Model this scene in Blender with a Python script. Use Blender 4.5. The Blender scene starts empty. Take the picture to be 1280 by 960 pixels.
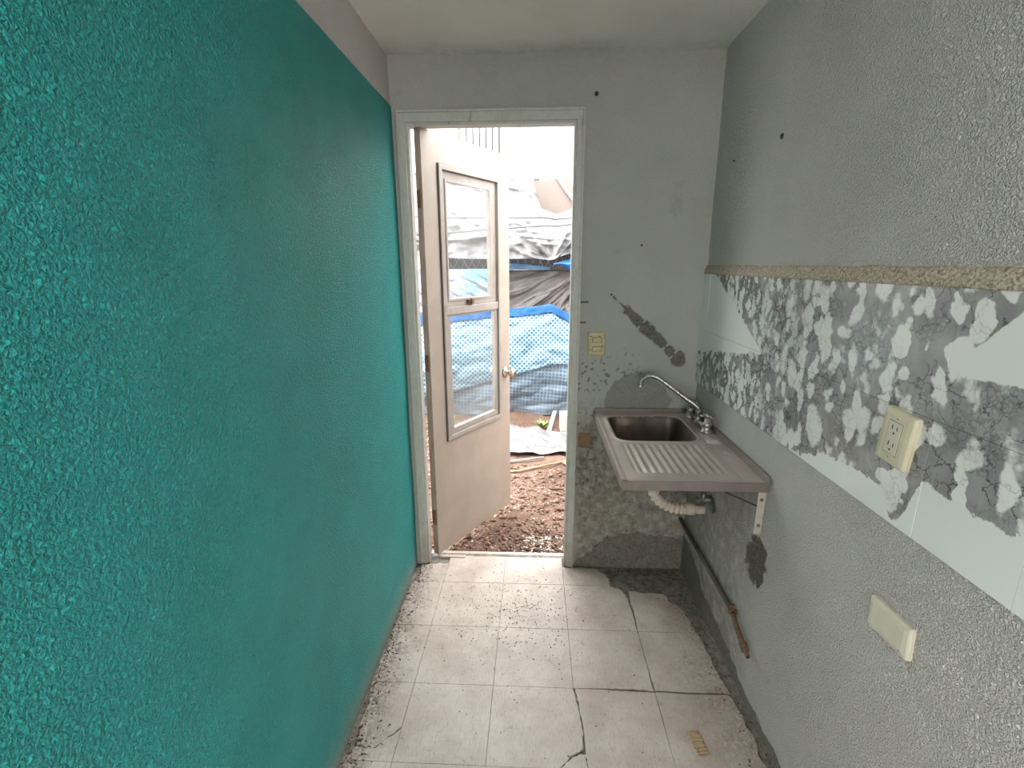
import bpy, bmesh, math, random
import numpy as np
from mathutils import Matrix, Vector

sc = bpy.context.scene
COL = sc.collection
R = math.radians
random.seed(7)

# ------------------------------------------------------------------ camera, world, lights, exposure
def setup_camera():
    pitch, yaw, roll = 0.2435, -0.0468, -0.0042
    loc = (0.6127, -2.2395, 1.5397)
    f = Vector((math.sin(yaw) * math.cos(pitch), math.cos(yaw) * math.cos(pitch), -math.sin(pitch)))
    rt = Vector((math.cos(yaw), -math.sin(yaw), 0))
    up = rt.cross(f)
    r2 = rt * math.cos(roll) + up * math.sin(roll)
    u2 = up * math.cos(roll) - rt * math.sin(roll)
    cd = bpy.data.cameras.new('camera')
    cd.sensor_fit = 'HORIZONTAL'; cd.sensor_width = 36.0
    cd.lens = 601.15 * 36.0 / 1280.0
    cd.clip_start = 0.02; cd.clip_end = 200
    co = bpy.data.objects.new('camera', cd); COL.objects.link(co)
    m = Matrix((r2, u2, -f)).transposed().to_4x4(); m.translation = loc
    co.matrix_world = m
    sc.camera = co
setup_camera()

SKY_STRENGTH = 6.5
world = bpy.data.worlds.new('overcast_sky'); sc.world = world
world.use_nodes = True
bg = world.node_tree.nodes['Background']
bg.inputs['Color'].default_value = (1.0, 0.98, 0.96, 1)
bg.inputs['Strength'].default_value = SKY_STRENGTH

def area_light(name, loc, rot, sx, sy, power, color, portal=False):
    ld = bpy.data.lights.new(name, 'AREA'); ld.shape = 'RECTANGLE'
    ld.size = sx; ld.size_y = sy; ld.energy = power; ld.color = color
    if portal: ld.cycles.is_portal = True
    o = bpy.data.objects.new(name, ld); COL.objects.link(o)
    o.location = loc; o.rotation_euler = rot
    return o
# sampling portals in the invented windows of the unseen room behind the camera (they add no light of their own)
area_light('added_rear_window_portal', (0.7, -8.45, 1.5), (R(90), 0, 0), 1.8, 1.4, 1.0, (1, 1, 1), portal=True)
area_light('added_side_window_portal', (-1.62, -5.6, 1.55), (0, R(-90), 0), 1.3, 4.0, 1.0, (1, 1, 1), portal=True)
area_light('added_side_window_portal', (3.02, -5.6, 1.55), (0, R(90), 0), 1.3, 4.0, 1.0, (1, 1, 1), portal=True)
# sampling portal in the open doorway (adds no light of its own)
area_light('doorway_portal', (0.42, 0.10, 1.07), (R(-90), 0, 0), 0.72, 2.12, 1.0, (1, 1, 1), portal=True)

vs = sc.view_settings
vs.view_transform = 'Standard'; vs.look = 'None'; vs.gamma = 1.0
vs.exposure = 0.95
vs.use_curve_mapping = False
sc.cycles.max_bounces = 14; sc.cycles.diffuse_bounces = 9
sc.cycles.transparent_max_bounces = 12
sc.cycles.caustics_reflective = False; sc.cycles.caustics_refractive = False

# ------------------------------------------------------------------ numpy noise
_rng = np.random.RandomState(11)
_tab = _rng.rand(8, 256, 256)
def vnoise(x, y, seed=0):
    t = _tab[seed % 8]
    xi = np.floor(x).astype(int); yi = np.floor(y).astype(int)
    fx = x - xi; fy = y - yi
    fx = fx * fx * (3 - 2 * fx); fy = fy * fy * (3 - 2 * fy)
    g = lambda a, b: t[(a + 37 * seed) & 255, (b + 91 * seed) & 255]
    return ((g(xi, yi) * (1 - fx) + g(xi + 1, yi) * fx) * (1 - fy)
            + (g(xi, yi + 1) * (1 - fx) + g(xi + 1, yi + 1) * fx) * fy)
def fbm(x, y, octv=4, seed=0):
    x = np.asarray(x, float); y = np.asarray(y, float)
    s = 0; a = 1; n = 0
    for i in range(octv):
        s = s + a * vnoise(x * 2 ** i + 17.3 * i, y * 2 ** i + 5.1 * i, seed + i); n += a; a *= .5
    return s / n          # 0..1
def sstep(a, b, x):
    t = np.clip((x - a) / (b - a), 0, 1); return t * t * (3 - 2 * t)

# ------------------------------------------------------------------ shader helper
class Mat:
    def __init__(s, name, rough=.7, metal=0.0, spec=.5):
        s.m = bpy.data.materials.new(name); s.m.use_nodes = True
        s.t = s.m.node_tree; s.b = s.t.nodes['Principled BSDF']
        s.b.inputs['Roughness'].default_value = rough; s.b.inputs['Metallic'].default_value = metal
        s.b.inputs['Specular IOR Level'].default_value = spec
    def put(s, sock, v):
        if isinstance(v, bpy.types.NodeSocket): s.t.links.new(v, sock)
        elif isinstance(v, (tuple, list)):
            v = tuple(v)
            sock.default_value = v + (1,) if len(v) == 3 and sock.type == 'RGBA' else v
        else: sock.default_value = v
    def pos(s): return s.t.nodes.new('ShaderNodeNewGeometry').outputs['Position']
    def objc(s): return s.t.nodes.new('ShaderNodeTexCoord').outputs['Object']
    def uv(s): return s.t.nodes.new('ShaderNodeTexCoord').outputs['UV']
    def attr(s, n):
        a = s.t.nodes.new('ShaderNodeAttribute'); a.attribute_name = n; return a.outputs['Fac']
    def xyz(s, v):
        n = s.t.nodes.new('ShaderNodeSeparateXYZ'); s.put(n.inputs[0], v); return n.outputs
    def comb(s, x, y, z):
        n = s.t.nodes.new('ShaderNodeCombineXYZ')
        for i, q in enumerate((x, y, z)): s.put(n.inputs[i], q)
        return n.outputs[0]
    def mapg(s, v, scale=(1, 1, 1), rot=(0, 0, 0), loc=(0, 0, 0)):
        n = s.t.nodes.new('ShaderNodeMapping'); s.put(n.inputs['Vector'], v)
        n.inputs['Scale'].default_value = scale; n.inputs['Rotation'].default_value = rot; n.inputs['Location'].default_value = loc
        return n.outputs[0]
    def noise(s, v, scale, detail=3, rough=.5, dist=0.0, color=False):
        n = s.t.nodes.new('ShaderNodeTexNoise'); s.put(n.inputs['Vector'], v)
        n.inputs['Scale'].default_value = scale; n.inputs['Detail'].default_value = detail
        n.inputs['Roughness'].default_value = rough; n.inputs['Distortion'].default_value = dist
        return n.outputs['Color' if color else 'Fac']
    def voro(s, v, scale, feature='F1', out='Distance', rnd=1.0):
        n = s.t.nodes.new('ShaderNodeTexVoronoi'); n.feature = feature; s.put(n.inputs['Vector'], v)
        n.inputs['Scale'].default_value = scale; n.inputs['Randomness'].default_value = rnd
        return n.outputs[out]
    def math(s, op, a, b=0.0, c=0.0, clamp=False):
        n = s.t.nodes.new('ShaderNodeMath'); n.operation = op; n.use_clamp = clamp
        s.put(n.inputs[0], a); s.put(n.inputs[1], b); s.put(n.inputs[2], c); return n.outputs[0]
    def add(s, a, b): return s.math('ADD', a, b)
    def sub(s, a, b): return s.math('SUBTRACT', a, b)
    def mul(s, a, b): return s.math('MULTIPLY', a, b)
    def mx(s, a, b): return s.math('MAXIMUM', a, b)
    def mn(s, a, b): return s.math('MINIMUM', a, b)
    def vmath(s, op, a, b):
        n = s.t.nodes.new('ShaderNodeVectorMath'); n.operation = op
        s.put(n.inputs[0], a)
        if op == 'SCALE': s.put(n.inputs['Scale'], b)
        else: s.put(n.inputs[1], b)
        return n.outputs[0]
    def rng(s, v, a, b, c=0.0, d=1.0, smooth=True):
        n = s.t.nodes.new('ShaderNodeMapRange'); n.interpolation_type = 'SMOOTHSTEP' if smooth else 'LINEAR'
        for i, q in enumerate((v, a, b, c, d)): s.put(n.inputs[i], q)
        return n.outputs[0]
    def mix(s, f, a, b):
        n = s.t.nodes.new('ShaderNodeMix'); n.data_type = 'RGBA'
        s.put(n.inputs[0], f); s.put(n.inputs[6], a); s.put(n.inputs[7], b); return n.outputs[2]
    def color(s, v): s.put(s.b.inputs['Base Color'], v); return s
    def rough(s, v): s.put(s.b.inputs['Roughness'], v); return s
    def bump(s, h, strength=.5, dist=.005):
        n = s.t.nodes.new('ShaderNodeBump'); n.inputs['Strength'].default_value = strength
        n.inputs['Distance'].default_value = dist
        s.put(n.inputs['Height'], h); s.t.links.new(n.outputs[0], s.b.inputs['Normal']); return s

def simple(name, col, rough=.6, metal=0, var=.12, scale=30, dirt=None, bump=0.0, dirt_amt=.5, bscale=None):
    m = Mat(name, rough, metal); p = m.objc()
    n = m.noise(p, scale, 4, .6)
    c = m.mix(m.rng(n, .3, .7), tuple(v * (1 - var) for v in col), tuple(min(1, v * (1 + var)) for v in col))
    if dirt:
        d = m.noise(p, scale * .45, 6, .65)
        c = m.mix(m.mul(m.rng(d, .5, .72), dirt_amt), c, dirt)
    m.color(c)
    if bump: m.bump(m.noise(p, bscale or scale * 2, 3, .5), bump, .004)
    return m.m

# ------------------------------------------------------------------ object helpers
def _wl(o):
    v = Vector((0, 0, 0))
    while o is not None: v += o.location; o = o.parent
    return v
def tag(o, label=None, cat=None, group=None, kind=None):
    if label: o['label'] = label
    if cat: o['category'] = cat
    if group: o['group'] = group
    if kind: o['kind'] = kind
    return o
def empty(name, loc, label, cat, group=None, rotz=0, kind=None):
    o = bpy.data.objects.new(name, None); COL.objects.link(o); o.location = loc
    o.rotation_euler = (0, 0, rotz); o.empty_display_size = .05
    return tag(o, label, cat, group, kind)
def mesh_from(name, V, Fc, mat, smooth=False, attrs=None, uv=None):
    me = bpy.data.meshes.new(name)
    if isinstance(Fc, np.ndarray):
        n = len(V); k = Fc.shape[1]
        me.vertices.add(n); me.vertices.foreach_set('co', np.ascontiguousarray(V, dtype=np.float32).ravel())
        me.loops.add(Fc.size); me.loops.foreach_set('vertex_index', np.ascontiguousarray(Fc, dtype=np.int32).ravel())
        me.polygons.add(len(Fc)); me.polygons.foreach_set('loop_start', np.arange(0, Fc.size, k, dtype=np.int32))
        me.update(calc_edges=True); me.validate()
    else:
        me.from_pydata([tuple(map(float, v)) for v in V], [], [tuple(int(i) for i in f) for f in Fc]); me.update()
    me.materials.append(mat)
    if smooth: me.polygons.foreach_set('use_smooth', np.ones(len(me.polygons), dtype=bool))
    if attrs:
        for k2, a in attrs.items():
            at = me.attributes.new(k2, 'FLOAT', 'POINT'); at.data.foreach_set('value', np.ascontiguousarray(a, dtype=np.float32).ravel())
    if uv is not None:
        ul = me.uv_layers.new(name='UVMap')
        li = np.empty(len(me.loops), dtype=np.int32); me.loops.foreach_get('vertex_index', li)
        ul.data.foreach_set('uv', np.ascontiguousarray(uv[li], dtype=np.float32).ravel())
    return me
def stuff_of(name, parts, label, cat):
    """one uncountable litter object made of several kinds of crumbs"""
    V = np.concatenate([g[0] for g, m in parts]); off = 0; Fs = []; idx = []
    for k, (g, m) in enumerate(parts):
        Fs.append(g[1] + off); off += len(g[0]); idx += [k] * len(g[1])
    o = obj(name, (V, np.concatenate(Fs)), parts[0][1], kind='stuff', label=label, cat=cat)
    for g, m in parts[1:]: o.data.materials.append(m)
    o.data.polygons.foreach_set('material_index', np.array(idx, dtype=np.int32))
    return o
def obj(name, geo, mat, parent=None, local=False, smooth=False, bevel=0, label=None, cat=None, group=None, kind=None, attrs=None, uv=None, solid=0, seg=2):
    V, Fc = geo; V = np.array(V, float)
    loc = Vector((0, 0, 0))
    if parent is not None:
        if not local: V = V - np.array(_wl(parent))
    elif kind != 'structure':
        loc = Vector(((V[:, 0].min() + V[:, 0].max()) / 2, (V[:, 1].min() + V[:, 1].max()) / 2, V[:, 2].min()))
        V = V - np.array(loc)
    me = mesh_from(name, V, Fc, mat, smooth, attrs, uv)
    o = bpy.data.objects.new(name, me); COL.objects.link(o); o.location = loc
    if parent is not None: o.parent = parent
    if solid:
        s = o.modifiers.new('thickness', 'SOLIDIFY'); s.thickness = solid; s.offset = -1
    if bevel:
        b = o.modifiers.new('bevel', 'BEVEL'); b.width = bevel; b.segments = seg; b.limit_method = 'ANGLE'; b.angle_limit = R(40)
    return tag(o, label, cat, group, kind)
BOXF = [(0, 3, 2, 1), (4, 5, 6, 7), (0, 1, 5, 4), (1, 2, 6, 5), (2, 3, 7, 6), (3, 0, 4, 7)]
def box(x0, x1, y0, y1, z0, z1):
    return [(x0, y0, z0), (x1, y0, z0), (x1, y1, z0), (x0, y1, z0), (x0, y0, z1), (x1, y0, z1), (x1, y1, z1), (x0, y1, z1)], list(BOXF)
def join(*gs):
    V = []; F = []
    for v, f in gs:
        n = len(V); V += [tuple(q) for q in v]; F += [tuple(int(i) + n for i in q) for q in f]
    return V, F
def ring(ox0, ox1, oz0, oz1, ix0, ix1, iz0, iz1, y0, y1):
    """rectangular frame in the xz plane between y0 (front) and y1"""
    V = []
    for y in (y0, y1):
        V += [(ox0, y, oz0), (ox1, y, oz0), (ox1, y, oz1), (ox0, y, oz1), (ix0, y, iz0), (ix1, y, iz0), (ix1, y, iz1), (ix0, y, iz1)]
    F = []
    for i in range(4):
        j = (i + 1) % 4
        F += [(i, j, 4 + j, 4 + i), (8 + j, 8 + i, 12 + i, 12 + j), (j, i, 8 + i, 8 + j), (4 + i, 4 + j, 12 + j, 12 + i)]
    return V, F
def tube(pts, rad, n=10, cap=True):
    pts = [Vector(p) for p in pts]; V = []; F = []
    rr = rad if isinstance(rad, (list, tuple)) else [rad] * len(pts)
    prev = None
    for i, p in enumerate(pts):
        d = (pts[min(i + 1, len(pts) - 1)] - pts[max(i - 1, 0)]).normalized()
        if prev is None:
            a = Vector((0, 0, 1)) if abs(d.z) < .9 else Vector((1, 0, 0))
            s = d.cross(a).normalized()
        else: s = (prev - d * prev.dot(d)).normalized()
        prev = s; t = d.cross(s)
        for k in range(n):
            an = 2 * math.pi * k / n
            V.append(tuple(p + (s * math.cos(an) + t * math.sin(an)) * rr[i]))
        if i:
            b = (i - 1) * n
            for k in range(n):
                F.append((b + k, b + (k + 1) % n, b + n + (k + 1) % n, b + n + k))
    if cap:
        F.append(tuple(range(n - 1, -1, -1))); b = (len(pts) - 1) * n; F.append(tuple(range(b, b + n)))
    return V, F
def catmull(P, n=8):
    P = [Vector(p) for p in P]; Q = [P[0] * 2 - P[1]] + P + [P[-1] * 2 - P[-2]]; out = []
    for i in range(1, len(Q) - 2):
        for k in range(n):
            t = k / n
            out.append(.5 * ((2 * Q[i]) + (Q[i + 1] - Q[i - 1]) * t + (2 * Q[i - 1] - 5 * Q[i] + 4 * Q[i + 1] - Q[i + 2]) * t * t
                             + (3 * Q[i] - Q[i - 1] - 3 * Q[i + 1] + Q[i + 2]) * t ** 3))
    out.append(P[-1]); return out
def lathe(prof, n=20, axis='z', c=(0, 0, 0)):
    V = []; F = []
    for (r, h) in prof:
        for k in range(n):
            a = 2 * math.pi * k / n; x, y = r * math.cos(a), r * math.sin(a)
            q = (x, y, h) if axis == 'z' else ((x, h, y) if axis == 'y' else (h, x, y))
            V.append((q[0] + c[0], q[1] + c[1], q[2] + c[2]))
    for i in range(len(prof) - 1):
        for k in range(n):
            F.append((i * n + k, i * n + (k + 1) % n, (i + 1) * n + (k + 1) % n, (i + 1) * n + k))
    F.append(tuple(range(n - 1, -1, -1))); b = (len(prof) - 1) * n; F.append(tuple(range(b, b + n)))
    return V, F
def prism(poly, z0, z1):
    n = len(poly)
    V = [(x, y, z0) for x, y in poly] + [(x, y, z1) for x, y in poly]
    F = [tuple(range(n - 1, -1, -1)), tuple(range(n, 2 * n))] + [(i, (i + 1) % n, n + (i + 1) % n, n + i) for i in range(n)]
    return V, F
def gridfaces(nu, nv, flip=False):
    i, j = np.meshgrid(np.arange(nu - 1), np.arange(nv - 1), indexing='ij')
    a = (i * nv + j).ravel(); b = a + nv; c = b + 1; d = a + 1
    return np.stack([a, d, c, b] if flip else [a, b, c, d], 1)

# ------------------------------------------------------------------ dimensions
W = 1.38; H = 2.383; YB = -2.45
DX0, DX1, DZ = 0.030, 0.812, 2.165          # opening in the end wall

# ------------------------------------------------------------------ wall materials
def stucco_height(m, p, scale, lump=.5):
    a = m.noise(p, scale, 3, .55, .6)
    b = m.noise(p, scale * .35, 2, .5)
    return m.add(m.rng(a, .32, .68), m.mul(b, lump))

def make_teal():
    m = Mat('teal_stucco_paint', .48, 0, .4)
    p = m.pos(); x, y, z = m.xyz(p)
    n1 = m.noise(p, 5, 4, .6); n2 = m.noise(p, 90, 2, .6); n3 = m.noise(p, 26, 4, .65)
    teal = m.mix(m.rng(n1, .3, .7), (.014, .36, .345), (.02, .42, .405))
    teal = m.mix(m.mul(m.rng(n2, .55, .75), .25), teal, (.04, .46, .43))
    # white band left unpainted at the top, with a hand-cut edge
    edge = m.add(2.197, m.mul(m.sub(m.noise(p, 9, 4, .6), .5), .016))
    top = m.rng(z, m.sub(edge, .003), m.add(edge, .003))
    white = m.mix(m.rng(n1, .3, .7), (.82, .80, .765), (.87, .85, .815))
    # faded, dusty foot of the wall
    fs = m.noise(m.mapg(p, (1, 30, 5)), 1, 5, .7)
    foot = m.rng(m.add(m.add(z, m.mul(m.sub(n3, .5), .10)), m.mul(m.sub(fs, .5), .16)), .01, .15, 1, 0)
    teal = m.mix(m.mul(foot, .60), teal, (.33, .43, .38))
    foot2 = m.rng(m.add(z, m.add(m.mul(m.sub(n3, .5), .05), m.mul(m.sub(fs, .5), .10))), .005, .03, 1, 0)
    teal = m.mix(m.mul(foot2, .8), teal, (.35, .31, .25))
    c = m.mix(top, teal, white)
    # worn specks
    sp = m.rng(m.noise(p, 14, 5, .8), .735, .75)
    c = m.mix(m.mul(sp, m.sub(1, top)), c, (.18, .42, .38))
    m.color(c)
    h = stucco_height(m, p, 145)
    m.bump(h, 1.0, .015)
    return m.m
def make_white(name, tint=(.84, .83, .80), stucco=190, strength=1.0):
    """white stucco; attributes: bare = bare cement, stain = damp, dirt, darker edges and shade painted under the sink, smooth = trowelled smooth"""
    m = Mat(name, .8, 0, .3)
    p = m.pos()
    bare, stain_shade = m.attr('bare'), m.attr('stain_shade')
    n1 = m.noise(p, 4, 5, .6); n2 = m.noise(p, 60, 4, .7); n3 = m.noise(p, 140, 3, .7)
    base = m.mix(m.rng(n1, .3, .7), tuple(v * .93 for v in tint), tint)
    cem = m.mix(m.rng(n2, .3, .7), (.13, .12, .10), (.235, .215, .185))
    cem = m.mix(m.rng(n3, .53, .66), cem, (.06, .055, .048))
    stc = m.mix(m.rng(m.noise(p, 35, 5, .7), .42, .62), (.31, .28, .225), (.20, .175, .135))
    c = m.mix(m.mul(stain_shade, m.rng(m.noise(p, 22, 6, .7), .25, .6)), base, stc)
    sp = m.rng(m.noise(p, 30, 4, .75), .74, .76)
    c = m.mix(m.mul(sp, .5), c, (.16, .15, .13))
    c = m.mix(bare, c, cem)
    m.color(c)
    h = stucco_height(m, p, stucco)
    hh = m.mul(h, m.rng(bare, 0, 1, 1, .35))
    m.bump(hh, strength, .013)
    return m.m
M_TEAL = make_teal()
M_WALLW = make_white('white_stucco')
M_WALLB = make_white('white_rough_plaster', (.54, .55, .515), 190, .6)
M_CEIL = make_white('ceiling_plaster', (.80, .775, .74), 200, .4)

# ------------------------------------------------------------------ the shell
def plane_grid(axis, at, a0, a1, b0, b1, step):
    na = int((a1 - a0) / step) + 1; nb = int((b1 - b0) / step) + 1
    A, B = np.meshgrid(np.linspace(a0, a1, na), np.linspace(b0, b1, nb), indexing='ij')
    return A, B, na, nb

# left wall (teal), x = 0
A, B, na, nb = plane_grid('x', 0, YB, 0.04, -.04, H + .02, .02)
dx = (fbm(A * 3, B * 3, 3, 2) - .5) * .006
dx = dx - .005 * sstep(2.192, 2.202, B)
obj('wall_left', (np.stack([dx, A, B], -1).reshape(-1, 3), gridfaces(na, nb)), M_TEAL, kind='structure', smooth=True)

# end wall with the doorway, y = 0
st = .004
A, B, na, nb = plane_grid('y', 0, -.02, W + .02, -.04, H + .02, st)
n_lo = fbm(A * 9, B * 9, 4, 1) - .5; n_hi = fbm(A * 34, B * 34, 4, 3) - .5; n_vh = fbm(A * 110, B * 110, 3, 4) - .5
def seg_d(px, pz, ax, az, bx, bz):
    t = np.clip(((px - ax) * (bx - ax) + (pz - az) * (bz - az)) / ((bx - ax) ** 2 + (bz - az) ** 2), 0, 1)
    return np.hypot(px - ax - t * (bx - ax), pz - az - t * (bz - az)), t
d, t = seg_d(A, B, .975, 1.392, 1.286, 1.108)
wid = .012 + .016 * vnoise(t * 9, t * 0, 2) + .008 * t
gap = vnoise(t * 16 + 3.2, t * 0 + 1.5, 5)
wid = np.where((t < .16), .006, wid) * np.where(gap < .22, .35, 1)
bare = sstep(.004, -.004, d - wid + n_hi * .02)
d2 = np.hypot((A - 1.285), (B - 1.105)); bare = np.maximum(bare, sstep(.003, -.003, d2 - .022 + n_hi * .02))
# old grey patch behind the tap
e = (np.hypot((A - 1.12) / .15, (B - .90) / .135) - 1) * .13 + n_lo * .09 + n_hi * .03
patch = sstep(.004, -.004, e)
# bare cement foot under the sink
topz = .185 + .05 * np.sin(A * 9) * 0 + n_lo * .10 + n_hi * .05
topz = np.where(A < 1.0, topz - (1.0 - A) * 1.15, topz)
foot = sstep(.004, -.004, B - topz) * (A > .8)
ragged = sstep(.72, .78, fbm(A * 30, B * 30, 4, 6)) * sstep(.62, .45, np.abs(B - .40) / .5) * sstep(.02, -.02, A - .98) * .8
rough = sstep(.57, .66, fbm(A * 60, B * 45, 3, 5)) * sstep(.10, -.02, np.abs(A - .89) - .05) * sstep(.12, -.05, np.abs(B - .62) - .20)
spk = sstep(.66, .72, fbm(A * 70, B * 70, 2, 7)) * sstep(.09, 0, np.abs(B - 1.03) - .06) * sstep(.1, 0, np.abs(A - .93) - .12)
bare_all = np.clip(np.maximum.reduce([bare, patch * .55, foot * .9, rough * .85, spk * .8]), 0, 1)
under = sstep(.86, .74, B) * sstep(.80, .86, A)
stain_shade = np.clip(.95 * under + .35 * sstep(.62, .7, fbm(A * 5, B * 5, 4, 2)) * sstep(.5, .2, np.abs(B - 1.75)) * sstep(.75, 1.0, A)
                + .18 * sstep(.25, .0, H - B), 0, 1)  # last term: slightly darker towards the ceiling
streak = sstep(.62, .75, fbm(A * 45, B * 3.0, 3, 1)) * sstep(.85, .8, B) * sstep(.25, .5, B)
stain_shade = np.clip(stain_shade + .5 * streak * under, 0, 1)
yy = .004 * bare + .003 * patch + .006 * foot + .003 * rough + n_lo * .006
F = gridfaces(na, nb)
cx = A.ravel()[F].mean(1); cz = B.ravel()[F].mean(1)
F = F[~((cx > DX0) & (cx < DX1) & (cz < DZ))]
obj('wall_back', (np.stack([A, yy, B], -1).reshape(-1, 3), F), M_WALLB, kind='structure', smooth=True, attrs={'bare': bare_all, 'stain_shade': stain_shade})

# right wall, x = W
A, B, na, nb = plane_grid('x', W, YB, 0.03, -.04, H + .02, .0055)
u = -A
n_lo = fbm(u * 9, B * 9, 4, 2) - .5; n_hi = fbm(u * 36, B * 36, 4, 5) - .5; n_vh = fbm(u * 120, B * 120, 2, 4) - .5
eh = np.hypot((u - .735 - (B - .55) * .10) / .072, (B - .55) / .095) - 1 + n_hi * .7 + n_lo * .3
mort = sstep(.05, -.08, eh)
ph = np.hypot((u - .295) / .060, (B - .535) / .034) - 1 + n_hi * .6
hole = sstep(.1, -.15, ph)
topf = np.interp(u, [0, .1, .3, .5, .7, 1.0, 3.0], [.20, .185, .12, .085, .05, .025, .02]) + n_lo * .05 + n_hi * .03
foot = sstep(.004, -.004, B - topf)
under = sstep(.86, .80, B) * sstep(.82, .55, u)  # shade of the sink, painted into the wall colour beneath it
stk = sstep(.5, .7, fbm(u * 22, B * 4, 4, 3)) * sstep(.09, .02, np.abs(u - .30)) * sstep(.55, .5, B) * sstep(.12, .35, B)
stain_shade = np.clip(.55 * under + .9 * stk + .25 * sstep(.35, .0, B) * sstep(1.6, .4, u), 0, 1)
bare_all = np.clip(np.maximum.reduce([mort, hole, foot * .85]), 0, 1)
xx = W + .005 * mort + mort * n_vh * .016 + .06 * hole + .005 * foot + n_lo * .005
obj('wall_right', (np.stack([xx, A, B], -1).reshape(-1, 3), gridfaces(na, nb, True)), M_WALLW, kind='structure', smooth=True,
    attrs={'bare': bare_all, 'stain_shade': stain_shade})
wall_right = bpy.data.objects['wall_right']

# ceiling
A, B, na, nb = plane_grid('z', H, -.06, W + .06, YB - .04, .04, .02)
zz = H - (fbm(A * 4, B * 4, 3, 1) - .5) * .008 - .006 * sstep(.05, 0, -B) * (fbm(A * 12, B * 5, 3, 3))
obj('ceiling', (np.stack([A, B, zz], -1).reshape(-1, 3), gridfaces(na, nb, True)), M_CEIL, kind='structure', smooth=True,
    attrs={'bare': A * 0, 'stain_shade': .30 * sstep(.12, 0, -B + (fbm(A * 9, B * 9, 3, 2) - .5) * .1)})  # slightly darker along the end wall

# masonry behind the end wall (thickness of the wall, outside face)
M_EXT = simple('exterior_paint', (.74, .73, .71), .85, var=.08, scale=6, bump=.2)
obj('wall_exterior', join(box(-2.2, DX0, .03, .10, -.1, 2.7), box(DX1, 3.6, .03, .10, -.1, 2.7), box(DX0, DX1, .03, .10, DZ, 2.7)), M_EXT, kind='structure')
# invented room behind the camera, its windows added to light the kitchen walls
M_PLAIN = simple('plain_white_paint', (.80, .79, .76), .85, var=.05, scale=5, bump=.15)
M_CEM = simple('dusty_cement', (.21, .19, .165), .9, var=.35, scale=40, dirt=(.09, .08, .065), bump=.5)
for nm, xa, xb_ in (('wall_rear_left', -1.7, -1.6), ('wall_rear_right', 3.0, 3.1)):
    obj(nm, join(box(xa, xb_, -8.6, -7.6, 0, H), box(xa, xb_, -3.6, YB, 0, H), box(xa, xb_, -7.6, -3.6, 0, .9), box(xa, xb_, -7.6, -3.6, 2.2, H)), M_PLAIN, kind='structure')
obj('wall_rear_front', join(box(-1.7, 0, YB - .1, YB, 0, H), box(W, 3.1, YB - .1, YB, 0, H)), M_PLAIN, kind='structure')
obj('wall_rear', join(box(-1.7, -.2, -8.6, -8.5, 0, H), box(1.6, 3.1, -8.6, -8.5, 0, H), box(-.2, 1.6, -8.6, -8.5, 0, .8), box(-.2, 1.6, -8.6, -8.5, 2.2, H)), M_PLAIN, kind='structure')
obj('ceiling_rear', box(-1.7, 3.1, -8.6, YB, H, H + .1), M_PLAIN, kind='structure')
obj('roof_slab', box(-.2, W + .2, YB, .10, H + .03, H + .15), M_PLAIN, kind='structure')
obj('floor_rear', box(-1.7, 3.1, -8.6, YB, -.1, 0), M_CEM, kind='structure')

# ------------------------------------------------------------------ floor: cement screed + single tiles
def make_floor_tile():
    m = Mat('worn_vinyl_tile', .42, 0, .45)
    p = m.pos()
    s = m.noise(m.mapg(p, (150, 22, 1)), 1, 5, .7)
    s2 = m.noise(m.mapg(p, (420, 45, 1)), 1, 3, .6)
    n = m.noise(p, 7, 5, .6); n2 = m.noise(p, 70, 5, .75)
    info = m.t.nodes.new('ShaderNodeObjectInfo').outputs['Random']
    c = m.mix(m.rng(n, .3, .7), (.50, .425, .38), (.62, .54, .49))
    c = m.mix(m.mul(m.rng(s, .48, .70), .45), c, (.38, .30, .25))
    c = m.mix(m.mul(m.rng(s2, .58, .68), .6), c, (.20, .15, .12))
    c = m.mix(m.mul(info, .10), c, (.42, .37, .33))
    gr = m.rng(m.noise(p, 4.5, 6, .7), .44, .66)
    c = m.mix(m.mul(gr, .38), c, (.33, .255, .205))
    c = m.mix(m.mul(m.rng(m.noise(p, 38, 6, .8), .56, .68), .45), c, (.24, .18, .145))
    x, y, z = m.xyz(p)
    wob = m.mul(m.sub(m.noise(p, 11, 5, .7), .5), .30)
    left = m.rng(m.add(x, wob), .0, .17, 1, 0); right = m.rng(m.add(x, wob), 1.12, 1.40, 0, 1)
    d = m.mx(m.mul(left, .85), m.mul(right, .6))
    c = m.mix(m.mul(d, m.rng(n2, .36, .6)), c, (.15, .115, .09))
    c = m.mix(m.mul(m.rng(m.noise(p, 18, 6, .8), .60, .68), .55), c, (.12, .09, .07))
    m.color(c)
    m.rough(m.rng(n2, .3, .7, .32, .6))
    m.bump(m.add(s, m.mul(n, .6)), .12, .003)
    return m.m
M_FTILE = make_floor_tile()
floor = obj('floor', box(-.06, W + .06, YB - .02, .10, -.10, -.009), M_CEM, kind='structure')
XS = [0.004, .168, .468, .768, 1.068, W - .004]
YS = [.085, -.159, -.459, -.759, -1.059, -1.359, -1.659, -1.959, -2.259, -2.44]
def wob_edge(a, b, amp, n, seed):
    rs = random.Random(seed); out = []
    for k in range(n):
        t = k / n; w = amp * (0 if k == 0 else rs.uniform(-1, 1))
        dx, dy = b[0] - a[0], b[1] - a[1]; L = math.hypot(dx, dy) or 1
        out.append((a[0] + dx * t - dy / L * w, a[1] + dy * t + dx / L * w))
    return out
def poly_from(corners, amps, seed):
    P = []
    for i, c in enumerate(corners):
        b = corners[(i + 1) % len(corners)]; a = amps[i % len(amps)]
        P += wob_edge(c, b, a, 6 if a > .001 else 1, seed * 13 + i)
    return P
g = .0008
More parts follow.
